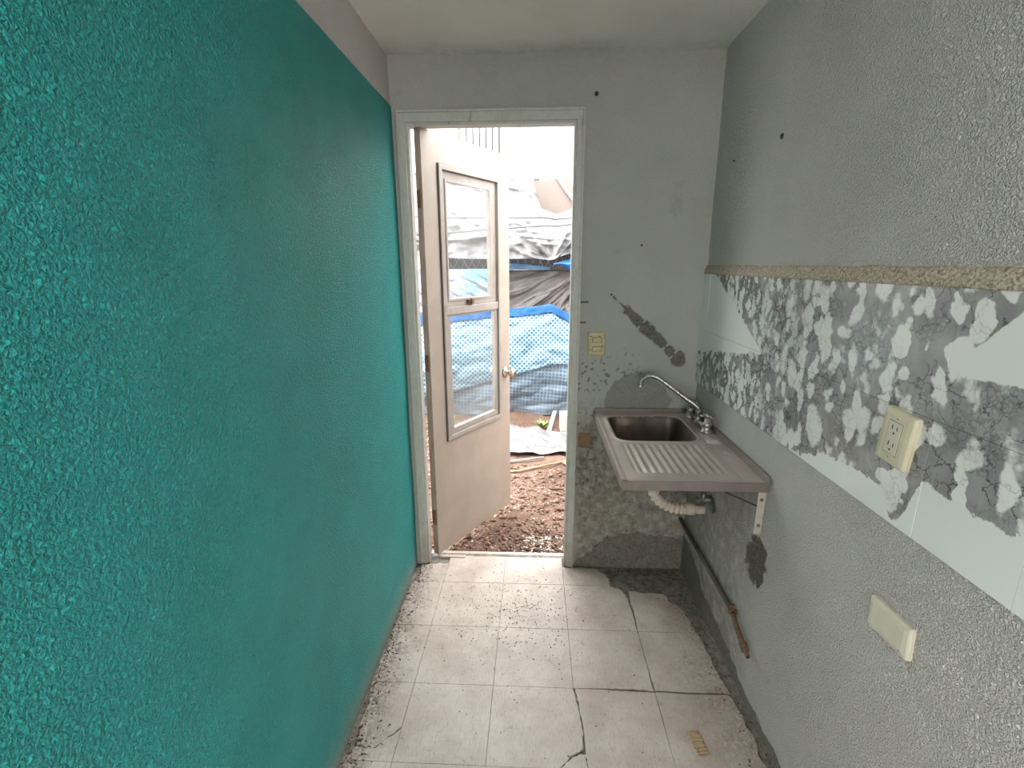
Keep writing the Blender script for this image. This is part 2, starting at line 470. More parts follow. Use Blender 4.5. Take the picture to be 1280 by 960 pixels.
def floor_tile(corners, amps=(0,), seed=1, tilt=0.0):
    P = poly_from(corners, amps, seed)
    V, F = prism(P, -.008, 0)
    if tilt:
        rs = random.Random(seed); V = [(x, y, z + (tilt * rs.uniform(.2, 1) if z > -.004 else 0)) for x, y, z in V]
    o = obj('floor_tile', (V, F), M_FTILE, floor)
    return o
special = {}
k = 0
for j in range(len(YS) - 1):
    y1, y0 = YS[j], YS[j + 1]
    for i in range(5):
        x0, x1 = XS[i] + g, XS[i + 1] - g; a0, a1 = y0 + g, y1 - g; k += 1
        c = [(x0, a0), (x1, a0), (x1, a1), (x0, a1)]
        if j == 0 and i == 4: continue                                  # lost tile under the sink: bare screed
        if j == 0:
            a1 = .062 if i in (1, 2) else (-.004)
            c = [(x0, a0), (x1, a0), (x1, a1), (x0, a1)]
            if i == 0: c = [(.045, a0), (x1, a0), (x1, a1), (.028, -.02)]; floor_tile(c, (0, 0, .006, .008), k); continue
            if i == 3:
                floor_tile([(x0, a0), (.995, a0), (1.0, -.10), (.95, -.03), (.93, -.018), (x0, -.018)], (0, .006, .006, .005, .004, 0), k); continue
            if i == 1:
                floor_tile([(x0, a0), (x1, a0), (x1, a1), (x0, a1)], (0, 0, .003, 0), k)
                continue
        if j == 1 and i == 3:
            floor_tile([(x0, a0), (x1, a0), (x1 - .004, -.245), (1.045, -.185), (.99, a1), (x0, a1)], (0, .003, .004, .004, 0, 0), k); continue
        if j == 1 and i == 4:
            floor_tile([(x0, a0), (1.315, a0), (1.30, -.33), (1.24, -.21), (x0 + .01, -.195)], (0, .008, .012, .010, .003), k); continue
        if j == 2 and i == 4:
            floor_tile([(x0 + .002, a0 + .003), (1.345, a0), (1.325, -.56), (1.318, a1), (x0 + .001, a1), (x0, -.6)], (.0015, .008, .006, 0, .0015, .0015), k); continue
        if j == 2 and i == 3:
            floor_tile([(x0, a0), (.90, a0 + .004), (.99, a0 + .008), (x1 - .002, a0), (x1 - .001, -.58), (x1, a1), (x0, a1)], (.001, .002, .003, .002, .0015, 0, 0), k)
            continue
        if j == 3 and i == 3:
            floor_tile([(.7825, -.83), (.790, -.93), (.790, -1.01), (.793, a0), (x1, a0), (x1, a1 - .006), (.99, a1 - .004), (.90, a1 - .001), (.775, a1)], (.002, .002, .002, 0, 0, .002, .002, .002, .002), k); continue
        if j == 3 and i == 2:
            floor_tile([(x0, a0), (.70, a0), (.735, -1.02), (.782, -.99), (.787, -.93), (.778, -.84), (x1 - .002, a1), (x0, a1)], (0, .003, .003, .002, .002, .002, 0, 0), k)
            floor_tile([(.705, a0), (.790, a0), (.790, -1.005), (.745, -1.018)], (0, .003, .003, .004), k + 500, -.002); continue
        if j == 3 and i == 4:
            floor_tile([(x0, a0), (1.35, a0), (1.352, -.85), (1.335, a1 - .004), (x0, a1 - .004)], (0, .008, .010, .003, .003), k); continue
        if j == 3 and i == 0:
            floor_tile([(.035, a0 + .05), (.10, a0 + .045), (x1, a0 + .12), (x1, a1), (.008, a1)], (.006, .004, 0, .002, .006), k)
            floor_tile([(.02, a0), (x1, a0), (x1, a0 + .115), (.10, a0 + .04), (.03, a0 + .044)], (0, 0, .003, .003, .006), k + 700); continue
        if i == 0:
            c[0] = (.010, a0); c[3] = (.014, a1)
            floor_tile(c, (0, 0, 0, .008), k); continue
        if i == 4:
            c[1] = (1.352, a0); c[2] = (1.35, a1)
            floor_tile(c, (0, .008, 0, 0), k); continue
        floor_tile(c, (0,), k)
obj('threshold_strip', box(.112, .25, .045, .066, -.008, .006), M_FTILE, floor, bevel=.001)

# ------------------------------------------------------------------ wall tiles with printed marble
def make_marble_tile():
    m = Mat('marble_print_glaze', .22, 0, .5)
    p = m.pos(); x, y, z = m.xyz(p); uu = m.mul(y, -1.0)
    P2 = m.comb(uu, z, 0.0)
    wn = m.sub(m.noise(P2, 14, 5, .65), .5); wl = m.sub(m.noise(P2, 34, 4, .7), .5)
    wob = m.add(m.mul(wn, .045), m.mul(wl, .035))
    # right of the slanting upper edge
    nx, nz = .4465, .8948
    f1 = m.add(m.mul(m.sub(uu, .143), nx), m.mul(m.sub(z, 1.492), nz))
    f1 = m.add(f1, m.mul(wl, .018))
    f2 = m.add(m.sub(m.add(1.150, m.mul(uu, .155)), z), m.mul(wob, 1.0))
    ins = m.mx(f1, f2)
    hmin = m.mx(.985, m.mn(m.add(1.0, m.mul(m.sub(uu, .87), .30)), 1.065))
    hmin = m.add(hmin, m.mul(m.rng(uu, 1.30, 1.35), .055))
    spike = m.mul(m.rng(m.math('ABSOLUTE', m.sub(uu, 1.285)), .0, .05, 1, 0), .06)
    hmin = m.sub(hmin, spike)
    ins = m.mn(ins, m.add(m.sub(z, hmin), m.mul(wob, 1.2)))
    wedge = m.mn(m.sub(z, 1.348), m.sub(m.add(1.352, m.mul(m.sub(uu, 1.345), 1.05)), z))
    ins = m.mn(ins, m.sub(m.mul(wob, .35), wedge))
    mask = m.rng(ins, -.0015, .0025)
    # inside: grey ground, white islands, dark veins
    def warp(v, sc, amt, det=3):
        return m.vmath('ADD', v, m.vmath('SCALE', m.vmath('SUBTRACT', m.noise(P2, sc, det, .6, color=True), (.5, .5, .5)), amt))
    Pa = warp(warp(P2, 6, .12), 26, .030)
    Pb = warp(warp(P2, 8, .10), 45, .030)
    big = m.voro(m.mapg(Pa, (1.0, .58, 1), (0, 0, R(-24))), 21)
    fine = m.voro(m.mapg(Pb, (1.0, .50, 1), (0, 0, R(20))), 34)
    amt = m.sub(m.noise(P2, 7, 3, .55), .5)
    soft = m.rng(m.noise(P2, 5, 2), .35, .6, .015, .11)
    thb = m.add(.46, m.mul(amt, .85)); thf = m.add(.48, m.mul(amt, .70))
    wb = m.rng(big, m.sub(thb, soft), m.add(thb, soft), 1, 0)
    wf_ = m.rng(fine, m.sub(thf, .04), m.add(thf, .04), 1, 0)
    side = m.rng(m.add(uu, m.mul(m.sub(m.noise(P2, 4, 2), .5), .8)), .45, 1.0)
    white = m.add(m.mul(wf_, m.sub(1, side)), m.mul(wb, side))
    def veins(v, sc, w, lo, hi, nsc):
        return m.mul(m.rng(m.voro(v, sc, 'DISTANCE_TO_EDGE'), 0.0, w, 1, 0), m.rng(m.noise(P2, nsc, 4, .65), lo, hi))
    v1 = veins(warp(P2, 15, .12, 5), 17, .050, .42, .52, 9)
    v2 = m.mul(veins(warp(P2, 40, .05, 4), 55, .15, .46, .56, 10), m.rng(uu, .3, 1.5, 1.0, .5))
    grey = m.mix(m.rng(m.noise(P2, 12, 5, .6), .3, .7), (.215, .21, .215), (.34, .335, .34))
    grey = m.mix(m.mul(m.rng(m.noise(m.mapg(P2, (1, .3, 1)), 40, 5, .7), .4, .7), .35), grey, (.15, .15, .155))
    c = m.mix(m.mul(white, .95), grey, (.72, .73, .715))
    c = m.mix(m.mul(m.mul(m.mx(v1, v2), m.rng(white, .3, 1.0, 1.0, .35)), .9), c, (.05, .05, .055))
    plain = m.mix(m.rng(m.noise(P2, 3, 2), .3, .7), (.66, .685, .67), (.70, .72, .705))
    m.color(m.mix(mask, plain, c))
    m.bump(m.noise(p, 40, 2, .5), .03, .002)
    return m.m
M_WTILE = make_marble_tile()
TX = W - .009
jy = [0.0, -.08] + [-.08 - .21 * i for i in range(1, 12)]
zrows = [(1.003, 1.2496), (1.2504, 1.496)]
proto = {}
for r, (z0, z1) in enumerate(zrows):
    for i in range(len(jy) - 1):
        a, b = jy[i], jy[i + 1]
        wdt = abs(a - b) - .0009; key = (round(wdt, 3), r)
        cyy = (a + b) / 2
        if key not in proto:
            o = obj('wall_tile', box(TX, W + .002, cyy - wdt / 2, cyy + wdt / 2, z0, z1), M_WTILE, wall_right, bevel=.0006)
            me = o.data; V = np.array([v.co for v in me.vertices]); V[:, 1] -= cyy
            me.vertices.foreach_set('co', V.astype(np.float32).ravel()); o.location = (0, cyy, 0); proto[key] = o
        else:
            o = proto[key].copy(); COL.objects.link(o); o.parent = wall_right; o.location = (0, cyy, 0)
        o.location.x = random.uniform(-.0005, .0004)
# grout backing between tiles and the rough mortar ledge above them
M_GROUT = simple('tile_adhesive', (.42, .42, .40), .9, var=.2, scale=60)
obj('grout_bed', box(W - .006, W + .001, YB, 0, 1.004, 1.497), M_GROUT, wall_right)
def make_mortar():
    m = Mat('coarse_mortar', .95, 0, .1); p = m.pos()
    n = m.noise(p, 160, 3, .7); n2 = m.noise(p, 45, 3, .6)
    c = m.mix(m.rng(n, .35, .65), (.20, .155, .105), (.60, .53, .43))
    c = m.mix(m.mul(m.rng(n2, .4, .65), .5), c, (.42, .36, .28)); m.color(c)
    m.bump(n, .6, .004); return m.m
M_MORTAR = make_mortar()
ny = 400; ys = np.linspace(YB, 0, ny); V = []
prof = [(.001, 1.534), (-.004, 1.530), (-.010, 1.516), (-.0125, 1.503), (-.012, 1.496), (.001, 1.496)]
for a in ys:
    for q, (dx, z) in enumerate(prof):
        wv = float(fbm(a * 14, q * 3.7, 3, 3) - .5)
        V.append((W + dx + wv * .005 * (0 < q < 5), a, z + wv * .006 * (q < 3)))
obj('mortar_ledge', (np.array(V), gridfaces(ny, len(prof), True)), M_MORTAR, wall_right, smooth=True)

# ------------------------------------------------------------------ door frame
def make_frame():
    m = Mat('old_frame_enamel', .5); p = m.pos(); x, y, z = m.xyz(p)
    st = m.mapg(p, (60, 60, 4))
    n = m.noise(st, 1, 5, .7); n2 = m.noise(p, 30, 5, .7)
    c = m.mix(m.rng(n2, .3, .7), (.42, .42, .385), (.50, .50, .46))
    c = m.mix(m.mul(m.rng(n, .60, .70), .75), c, (.13, .11, .085))
    c = m.mix(m.mul(m.rng(m.add(z, m.mul(n2, .3)), .12, .45, 1, 0), .55), c, (.24, .20, .15))
    m.color(c); m.bump(n, .15, .002); return m.m
M_FRAME = make_frame()
FI0, FI1, FZ = .068, .776, 2.128
def jamb(x_out, x_in, s):
    # s=+1: opening lies towards +x
    lo, hi = min(x_out, x_in), max(x_out, x_in)
    g1 = box(lo, hi, -.014, .10, .0, FZ + .040)
    bead = box(lo - .004 if s > 0 else hi - .006, lo + .006 if s > 0 else hi + .004, -.020, .0, .0, FZ + .044)
    stop = box(x_in if s > 0 else x_in - .012, x_in + .012 if s > 0 else x_in, -.004, .030, .0, FZ)
    return join(g1, bead, stop)
obj('trim_1', jamb(.024, FI0 - .012, 1), M_FRAME, kind='structure', bevel=.002, label='left upright of the worn grey-white metal door frame')
obj('trim_2', jamb(.818, FI1 + .012, -1), M_FRAME, kind='structure', bevel=.002, label='right upright of the worn grey-white metal door frame')
obj('trim_3', join(box(.024, .818, -.0135, .0995, FZ + .0, FZ + .039), box(.020, .822, -.0205, 0, FZ + .036, FZ + .046), box(FI0 - .01, FI1 + .01, -.003, .029, FZ - .010, FZ + .004)), M_FRAME, kind='structure', bevel=.002, label='head of the worn grey-white metal door frame')

# ------------------------------------------------------------------ the open door
def make_door_paint():
    m = Mat('cream_door_enamel', .38, 0, .5); p = m.objc(); x, y, z = m.xyz(p)
    n = m.noise(p, 6, 4, .6); n2 = m.noise(p, 45, 5, .7)
    c = m.mix(m.rng(n, .3, .7), (.32, .265, .222), (.365, .305, .258))
    hinge = m.rng(m.add(x, m.mul(m.sub(n2, .5), .01)), .001, .006, 1, 0)
    c = m.mix(m.mul(hinge, m.rng(m.noise(m.mapg(p, (60, 60, 9)), 1, 5, .7), .40, .70, 0, .75)), c, (.20, .14, .09))
    sp = m.rng(m.noise(p, 26, 4, .8), .742, .752)
    c = m.mix(m.mul(sp, m.rng(z, .2, .9, 1, .25)), c, (.10, .08, .06))
    m.color(c); m.bump(n, .05, .003); return m.m
def make_alu():
    m = Mat('weathered_window_enamel', .45); p = m.objc()
    n = m.noise(m.mapg(p, (40, 40, 10)), 1, 5, .7)
    c = m.mix(m.rng(m.noise(p, 9, 4), .3, .7), (0.265, 0.234, 0.211), (0.312, 0.281, 0.257))
    c = m.mix(m.mul(m.rng(n, .56, .68), .6), c, (.20, .15, .11)); m.color(c); return m.m
def make_glass():
    m = bpy.data.materials.new('dusty_window_glass'); m.use_nodes = True; t = m.node_tree; t.nodes.clear()
    out = t.nodes.new('ShaderNodeOutputMaterial'); tr = t.nodes.new('ShaderNodeBsdfTransparent'); tr.inputs[0].default_value = (.96, .98, .98, 1)
    gl = t.nodes.new('ShaderNodeBsdfGlossy'); gl.inputs['Roughness'].default_value = .03
    df = t.nodes.new('ShaderNodeBsdfDiffuse'); df.inputs[0].default_value = (.35, .35, .34, 1)
    fr = t.nodes.new('ShaderNodeMath'); fr.operation = 'MULTIPLY_ADD'; fr.inputs[1].default_value = .10; fr.inputs[2].default_value = .01
    lw = t.nodes.new('ShaderNodeLayerWeight'); lw.inputs[0].default_value = .3; t.links.new(lw.outputs['Facing'], fr.inputs[0])
    tc = t.nodes.new('ShaderNodeTexCoord'); nz = t.nodes.new('ShaderNodeTexNoise'); nz.inputs['Scale'].default_value = 7; nz.inputs['Detail'].default_value = 5
    t.links.new(tc.outputs['Object'], nz.inputs['Vector'])
    sp = t.nodes.new('ShaderNodeSeparateXYZ'); t.links.new(tc.outputs['Object'], sp.inputs[0])
    zr = t.nodes.new('ShaderNodeMapRange'); t.links.new(sp.outputs[2], zr.inputs[0])
    zr.inputs[1].default_value = .65; zr.inputs[2].default_value = 1.1; zr.inputs[3].default_value = .42; zr.inputs[4].default_value = .05
    mu = t.nodes.new('ShaderNodeMath'); mu.operation = 'MULTIPLY'; t.links.new(nz.outputs['Fac'], mu.inputs[0]); t.links.new(zr.outputs[0], mu.inputs[1])
    m1 = t.nodes.new('ShaderNodeMixShader'); t.links.new(mu.outputs[0], m1.inputs[0]); t.links.new(tr.outputs[0], m1.inputs[1]); t.links.new(df.outputs[0], m1.inputs[2])
    m2 = t.nodes.new('ShaderNodeMixShader'); t.links.new(fr.outputs[0], m2.inputs[0]); t.links.new(m1.outputs[0], m2.inputs[1]); t.links.new(gl.outputs[0], m2.inputs[2])
    t.links.new(m2.outputs[0], out.inputs[0]); return m
M_DOOR, M_ALU, M_GLASS = make_door_paint(), make_alu(), make_glass()
M_KNOB = simple('aged_brass', (.50, .42, .32), .28, 1, .1, 60)
M_RUST = simple('rusted_steel', (.15, .09, .055), .8, .2, .4, 120, bump=.4)
M_DARK = simple('dark_recess_plastic', (.02, .02, .02), .6)
door = empty('door_1', (.105, .050, 0), 'cream metal door with two glass panes standing open onto the yard', None, rotz=math.atan2(.607, .358), kind='structure')
DL = .705
P = lambda n, geo, mat, par=None, **kw: obj(n, geo, mat, par or door, local=True, **kw)
P('leaf', ring(0, DL, .012, 2.126, .116, .594, .645, 1.985, 0, .036), M_DOOR, bevel=.0015)
wf = P('window_frame', ring(.106, .604, .635, 1.995, .130, .582, .658, 1.972, -.010, .040), M_ALU, bevel=.002)
P('gasket_shadow', ring(.1025, .6075, .6315, 1.9985, .110, .600, .639, 1.991, -.002, .002), M_DARK, wf)  # dark ring drawn for the gasket line and its shadow
us = P('upper_sash', ring(.132, .580, 1.335, 1.970, .164, .526, 1.368, 1.930, .006, .030), M_ALU, bevel=.002)
P('sash_bead', ring(.157, .533, 1.361, 1.937, .169, .520, 1.373, 1.924, .002, .012), M_ALU, us, bevel=.0015)
P('glass_pane', box(.166, .524, .018, .022, 1.370, 1.928), M_GLASS)
P('mullion', box(.131, .581, -.006, .034, 1.293, 1.334), M_ALU, bevel=.003)
P('lower_sash', ring(.132, .580, .660, 1.292, .168, .560, .690, 1.282, .002, .030), M_ALU, bevel=.002)
P('glass_pane', box(.170, .558, .016, .020, .692, 1.280), M_GLASS)
lt = P('latch', join(box(.305, .350, -.012, .006, 1.342, 1.362), box(.318, .336, -.020, -.010, 1.335, 1.368)), M_RUST, bevel=.002)
for zc in (.235, 1.07, 1.83):
    P('hinge', join(tube([(-.006, .008, zc - .04), (-.006, .008, zc + .04)], .007, 10), box(-.004, .001, .004, .032, zc - .038, zc + .038)), M_RUST)
kb = P('knob', lathe([(.001, -.001), (.032, -.001), (.033, -.006), (.022, -.012), (.011, -.016), (.011, -.032), (.022, -.038), (.029, -.048), (.029, -.058), (.022, -.068), (.001, -.070)], 24, 'y', (.655, 0, .905)), M_KNOB, smooth=True)
P('knob_button', lathe([(.001, -.0), (.006, -.0), (.006, -.008), (.001, -.009)], 10, 'y', (.655, -.066, .905)), M_DARK, kb)
P('outer_knob', lathe([(.001, .037), (.032, .037), (.022, .046), (.011, .052), (.011, .066), (.026, .076), (.028, .09), (.018, .104), (.001, .106)], 24, 'y', (.655, 0, .905)), M_KNOB, smooth=True)
P('latch_plate', box(DL - .0005, DL + .0015, .008, .028, .86, .95), M_KNOB)

# ------------------------------------------------------------------ sink
def make_steel(name, base, rough, brown):
    m = Mat(name, rough, .55, .5); p = m.pos()
    n = m.noise(p, 25, 5, .7); n2 = m.noise(p, 90, 4, .75)
    c = m.mix(m.rng(n, .3, .7), tuple(v * .85 for v in base), base)
    c = m.mix(m.mul(m.rng(m.noise(p, 9, 5, .65), .45, .65), .55), c, brown)
    c = m.mix(m.mul(m.rng(n2, .66, .72), .85), c, (.07, .05, .04))
    m.color(c); m.rough(m.rng(n, .3, .7, rough * .8, rough * 1.3)); return m.m
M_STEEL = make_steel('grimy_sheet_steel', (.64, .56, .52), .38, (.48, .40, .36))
M_BOWL = make_steel('stained_shaded_bowl_steel', (.15, .12, .095), .42, (.07, .05, .035))  # dark base colour holds both the stains and the bowl's dark reflection
M_EDGE = make_steel('dull_steel_edge', (.25, .215, .20), .42, (.19, .16, .145))
SX0, SX1, SY0, SY1, SZ = .903, W - .006, -.780, -.008, .852
sink = empty('kitchen_sink', ((SX0 + SX1) / 2, (SY0 + SY1) / 2, SZ - .19), 'grimy steel sink with ribbed draining board in the corner under the marble tiles', 'sink')
nx_, ny_ = 140, 216
A, B = np.meshgrid(np.linspace(SX0, SX1, nx_), np.linspace(SY0, SY1, ny_), indexing='ij')
bx0, bx1, by0, by1, br = .950, 1.280, -.405, -.075, .055
qx = np.abs(A - (bx0 + bx1) / 2) - (bx1 - bx0) / 2 + br; qy = np.abs(B - (by0 + by1) / 2) - (by1 - by0) / 2 + br
sdf = np.hypot(np.maximum(qx, 0), np.maximum(qy, 0)) + np.minimum(np.maximum(qx, qy), 0) - br
sdf = sdf + .012 * np.exp(-((A - 1.06) / .07) ** 2) * np.exp(-((B - by1) / .05) ** 2)
Z = np.full_like(A, SZ)
Z += .0035 * np.exp(-((sdf - .008) / .006) ** 2)                         # raised lip
Z -= .165 * sstep(.0, -.048, sdf) + .008 * sstep(-.04, -.16, sdf)
rib = sstep(-.43, -.45, B) * sstep(-.715, -.695, B) * sstep(.955, .975, A) * sstep(1.285, 1.265, A)
rib = rib * (1)
Z += .0042 * rib * (.5 + .5 * np.cos((A - .975 + (B + .43) * .00) / .0275 * 2 * math.pi)) - .004 * rib
Z += .003 * sstep(.02, .008, A - SX0) + .003 * sstep(.02, .008, B - SY0) # rolled edge
Z -= .002 * sstep(1.290, 1.300, A) * (sdf > 0)
F = gridfaces(nx_, ny_)
inb = (sdf.ravel()[F].mean(1) < -.002)
VV = np.stack([A, B, Z], -1).reshape(-1, 3)
def sub(V, F):
    ids = np.unique(F); mp = np.zeros(len(V), int); mp[ids] = np.arange(len(ids)); return V[ids], mp[F]
obj('draining_board', sub(VV, F[~inb]), M_STEEL, sink, smooth=True)
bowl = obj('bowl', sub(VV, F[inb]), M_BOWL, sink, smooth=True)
obj('strainer', lathe([(.001, .0), (.035, .0), (.038, .004), (.034, .006), (.028, .003), (.001, .003)], 24, 'z', (1.115, -.235, SZ - .173)), M_EDGE, bowl, smooth=True)
obj('front_rim', box(SX0 - .002, SX1, SY0 - .003, SY0 + .002, SZ - .030, SZ + .003), M_EDGE, sink, bevel=.0015)
obj('side_rim', box(SX0 - .003, SX0 + .002, SY0 - .002, SY1, SZ - .030, SZ + .003), M_EDGE, sink, bevel=.0015)
obj('backsplash', box(SX1 - .008, SX1, SY0, SY1, SZ - .03, SZ + .024), M_EDGE, sink, bevel=.002)
obj('backsplash', box(SX0, SX1 - .008, SY1 - .007, SY1, SZ - .03, SZ + .018), M_EDGE, sink, bevel=.002)
M_PAPER = simple('faded_sticker', (.62, .59, .54), .7, var=.2, scale=80)
st_ = obj('sticker', prism([(1.298, -.425), (1.345, -.432), (1.350, -.385), (1.338, -.372), (1.304, -.374)], SZ - .001, SZ + .0006), M_PAPER, sink)
def make_tap():
    m = Mat('pitted_chrome', .32, .75); p = m.pos()
    n = m.noise(p, 75, 4, .75); c = m.mix(m.rng(m.noise(p, 30, 3), .3, .7), (.36, .35, .31), (.52, .51, .47))
    c = m.mix(m.rng(n, .54, .62), c, (.07, .05, .035)); m.color(c); m.rough(m.rng(n, .5, .65, .28, .8)); m.bump(n, .3, .002); return m.m
M_TAP = make_tap()
def tap(x, y, rot):
    b = obj('tap_body', lathe([(.026, SZ - .002), (.026, SZ + .006), (.020, SZ + .010), (.018, SZ + .026), (.021, SZ + .030), (.021, SZ + .038), (.013, SZ + .044), (.011, SZ + .064), (.001, SZ + .066)], 18, 'z', (x, y, 0)), M_TAP, sink, smooth=True)
    hs = []
    for q in range(2):
        a = rot + q * math.pi / 2; c, s = math.cos(a), math.sin(a)
        pts = [(x + c * t, y + s * t, SZ + .070 + .003 * abs(t) / .03) for t in (-.034, -.028, -.012, .012, .028, .034)]
        hs.append(tube(pts, [.004, .0065, .005, .005, .0065, .004], 8))
    hs.append(lathe([(.001, SZ + .060), (.012, SZ + .061), (.012, SZ + .076), (.006, SZ + .081), (.001, SZ + .081)], 14, 'z', (x, y, 0)))
    obj('handle', join(*hs), M_TAP, b, smooth=True)
tap(1.340, -.285, R(10)); tap(1.338, -.070, R(35))
sp = catmull([(1.340, -.175, SZ), (1.340, -.175, .905), (1.330, -.172, .930), (1.270, -.150, .972), (1.19, -.120, 1.030), (1.150, -.106, 1.050), (1.115, -.095, 1.043), (1.100, -.090, 1.018), (1.098, -.089, .995)], 6)
obj('spout', tube(sp, [.0105] * (len(sp) - 4) + [.0105, .0105, .0125, .0125], 14), M_TAP, sink, smooth=True)
obj('faucet_bridge', join(lathe([(.019, SZ), (.019, SZ + .02), (.0155, SZ + .026), (.0155, SZ + .050), (.018, SZ + .052), (.018, SZ + .062), (.010, SZ + .066)], 16, 'z', (1.340, -.175, 0)), tube([(1.339, -.285, SZ + .016), (1.339, -.07, SZ + .016)], .0105, 12)), M_TAP, sink, smooth=True)

# wall bracket under the sink
M_BRK = simple('painted_bracket', (.42, .39, .34), .6, var=.12, scale=40, dirt=(.20, .14, .09), dirt_amt=.8)
brk = empty('shelf_bracket', (W - .01, -.735, .655), 'cream painted steel angle bracket holding up the front of the sink', 'bracket')
obj('wall_plate', join(box(W - .006, W - .001, -.752, -.718, .655, .818), box(W - .026, W - .001, -.755, -.752, .655, .818)), M_BRK, brk, bevel=.001)
obj('arm', box(SX0 + .05, W - .004, -.752, -.722, .8145, .8175), M_BRK, brk, bevel=.0005)
obj('brace', tube([(1.372, -.735, .745), (1.22, -.735, .814)], .0022, 8), M_DARK, brk)
for zz_ in (.688, .782):
    obj('screw', lathe([(.001, -.003), (.0055, -.002), (.006, .001)], 12, 'y', (W - .013, -.755, zz_)), M_RUST, brk)

# corrugated drain hose
M_PVC = simple('aged_cream_plastic', (.56, .50, .42), .5, var=.10, scale=25, dirt=(.28, .22, .16))
hose = empty('drain_hose', (1.2, -.235, .43), 'corrugated cream plastic waste hose bending from the sink to the wall', 'hose')
pth = catmull([(1.128, -.235, .655), (1.130, -.235, .625), (1.142, -.235, .575), (1.172, -.235, .515), (1.225, -.235, .478), (1.285, -.235, .468), (1.315, -.235, .466)], 26)
obj('corrugated_tube', tube(pth, [.0225 + .0045 * math.sin(i * 2 * math.pi / 9) for i in range(len(pth))], 16), M_PVC, hose, smooth=True)
obj('cuff', tube([(1.300, -.235, .467), (1.304, -.235, .467), (1.335, -.235, .465), (1.339, -.235, .465)], [.024, .0265, .0265, .024], 18), M_PVC, hose, smooth=True)
obj('wall_spigot', tube([(1.335, -.235, .465), (1.385, -.235, .465)], .0205, 18), M_PVC, hose, smooth=True)
obj('drain_cup', lathe([(.02, .640), (.026, .642), (.026, .655), (.042, .664), (.044, .6755)], 20, 'z', (1.120, -.235, 0)), M_PVC, hose, smooth=True)
# little stop valve in the broken-out hole
M_VALVE = simple('grey_valve_metal', (.20, .20, .18), .45, .6, .3, 60, dirt=(.05, .04, .03))
vl = empty('stop_valve', (W - .02, -.275, .52), 'small dark water valve in the broken hole beneath the sink', 'valve')
obj('valve_body', join(tube([(W + .045, -.275, .535), (W - .025, -.275, .535)], .011, 12), tube([(W - .02, -.275, .515), (W - .02, -.275, .57)], .010, 12)), M_VALVE, vl, smooth=True)
obj('valve_lever', join(tube([(W - .022, -.275, .535), (W - .045, -.275, .535)], .006, 8), box(W - .050, W - .044, -.292, -.258, .528, .542)), M_VALVE, vl, bevel=.001)
obj('riser', tube(catmull([(W - .02, -.275, .565), (W - .028, -.28, .62), (W - .03, -.284, .70), (W - .035, -.285, .82)], 5), .005, 8), M_VALVE, vl, smooth=True)

# gas pipe along the wall
gp = empty('gas_pipe', (W - .02, -.4, .22), 'thin dark metal pipe running low along the white wall', 'pipe')
M_PIPE = simple('dull_grey_pipe', (.085, .078, .066), .42, .3, .2, 40, dirt=(.05, .035, .025))
obj('tube', tube([(W - .020, .0, .285), (W - .020, -.30, .283), (W - .021, -.655, .280)], .0100, 12), M_PIPE, gp, smooth=True)
obj('clip', join(box(W - .034, W, -.668, -.656, .268, .284), tube([(W - .021, -.655, .280), (W - .021, -.672, .279)], .0125, 12), box(W - .030, W - .012, -.668, -.658, .288, .306)), M_RUST, gp, bevel=.001)
obj('rusty_end', tube([(W - .021, -.670, .279), (W - .025, -.70, .266), (W - .026, -.760, .246), (W - .026, -.775, .242), (W - .026, -.778, .241), (W - .026, -.805, .232), (W - .026, -.808, .2315), (W - .026, -.826, .226)], [.0085, .009, .010, .010, .0135, .0135, .008, .008], 14), M_RUST, gp, smooth=True)
obj('pipe_mouth', tube([(W - .026, -.822, .2275), (W - .026, -.8275, .2258)], .0055, 12), M_DARK, gp)

# ------------------------------------------------------------------ electrical plates
M_IVORY = simple('yellowed_ivory_plastic', (.57, .525, .385), .42, var=.06, scale=30)
M_IVORY2 = simple('pale_ivory_plastic', (.58, .55, .45), .42, var=.05, scale=30)
M_OLDIV = simple('dirty_ivory_plastic', (.48, .42, .25), .5, var=.12, scale=60, dirt=(.18, .14, .08))
def rrect(w, h, r, n=5):
    P = []
    for cx, cy, a0 in ((w / 2 - r, h / 2 - r, 0), (-w / 2 + r, h / 2 - r, 90), (-w / 2 + r, -h / 2 + r, 180), (w / 2 - r, -h / 2 + r, 270)):
        for k in range(n + 1):
            a = R(a0 + 90 * k / n); P.append((cx + r * math.cos(a), cy + r * math.sin(a)))
    return P
def plate_geo(w, h, r, depth, to, z0=0.0, crown=.0, inset=.004):
    """rounded plate; to(a, b, d) maps plate coords to world"""
    V = []; rings = [(0, 0.0), (0, depth * .55), (inset * .4, depth * .85), (inset, depth), (inset + min(.01, .2 * min(w, h)), depth + crown)]
    P0 = rrect(w, h, r); n = len(P0)
    for ins, d in rings:
        P = rrect(w - 2 * ins, h - 2 * ins, max(r - ins, .001))
        V += [to(a, b, z0 + d) for a, b in P]
    F = []
    for q in range(len(rings) - 1):
        for k in range(n): F.append((q * n + k, q * n + (k + 1) % n, (q + 1) * n + (k + 1) % n, (q + 1) * n + k))
    F.append(tuple(range((len(rings) - 1) * n, len(rings) * n)))
    return V, F
def on_right(cu, cz, rot, x0):
    c, s = math.cos(rot), math.sin(rot)
    # a: towards the camera, b: up
    return lambda a, b, d: (x0 - d, -(cu + a * c - b * s), cz + a * s + b * c)
def boxto(to, a0, a1, b0, b1, d0, d1):
    V = [to(a, b, d) for d in (d0, d1) for a, b in ((a0, b0), (a1, b0), (a1, b1), (a0, b1))]
    return V, list(BOXF)
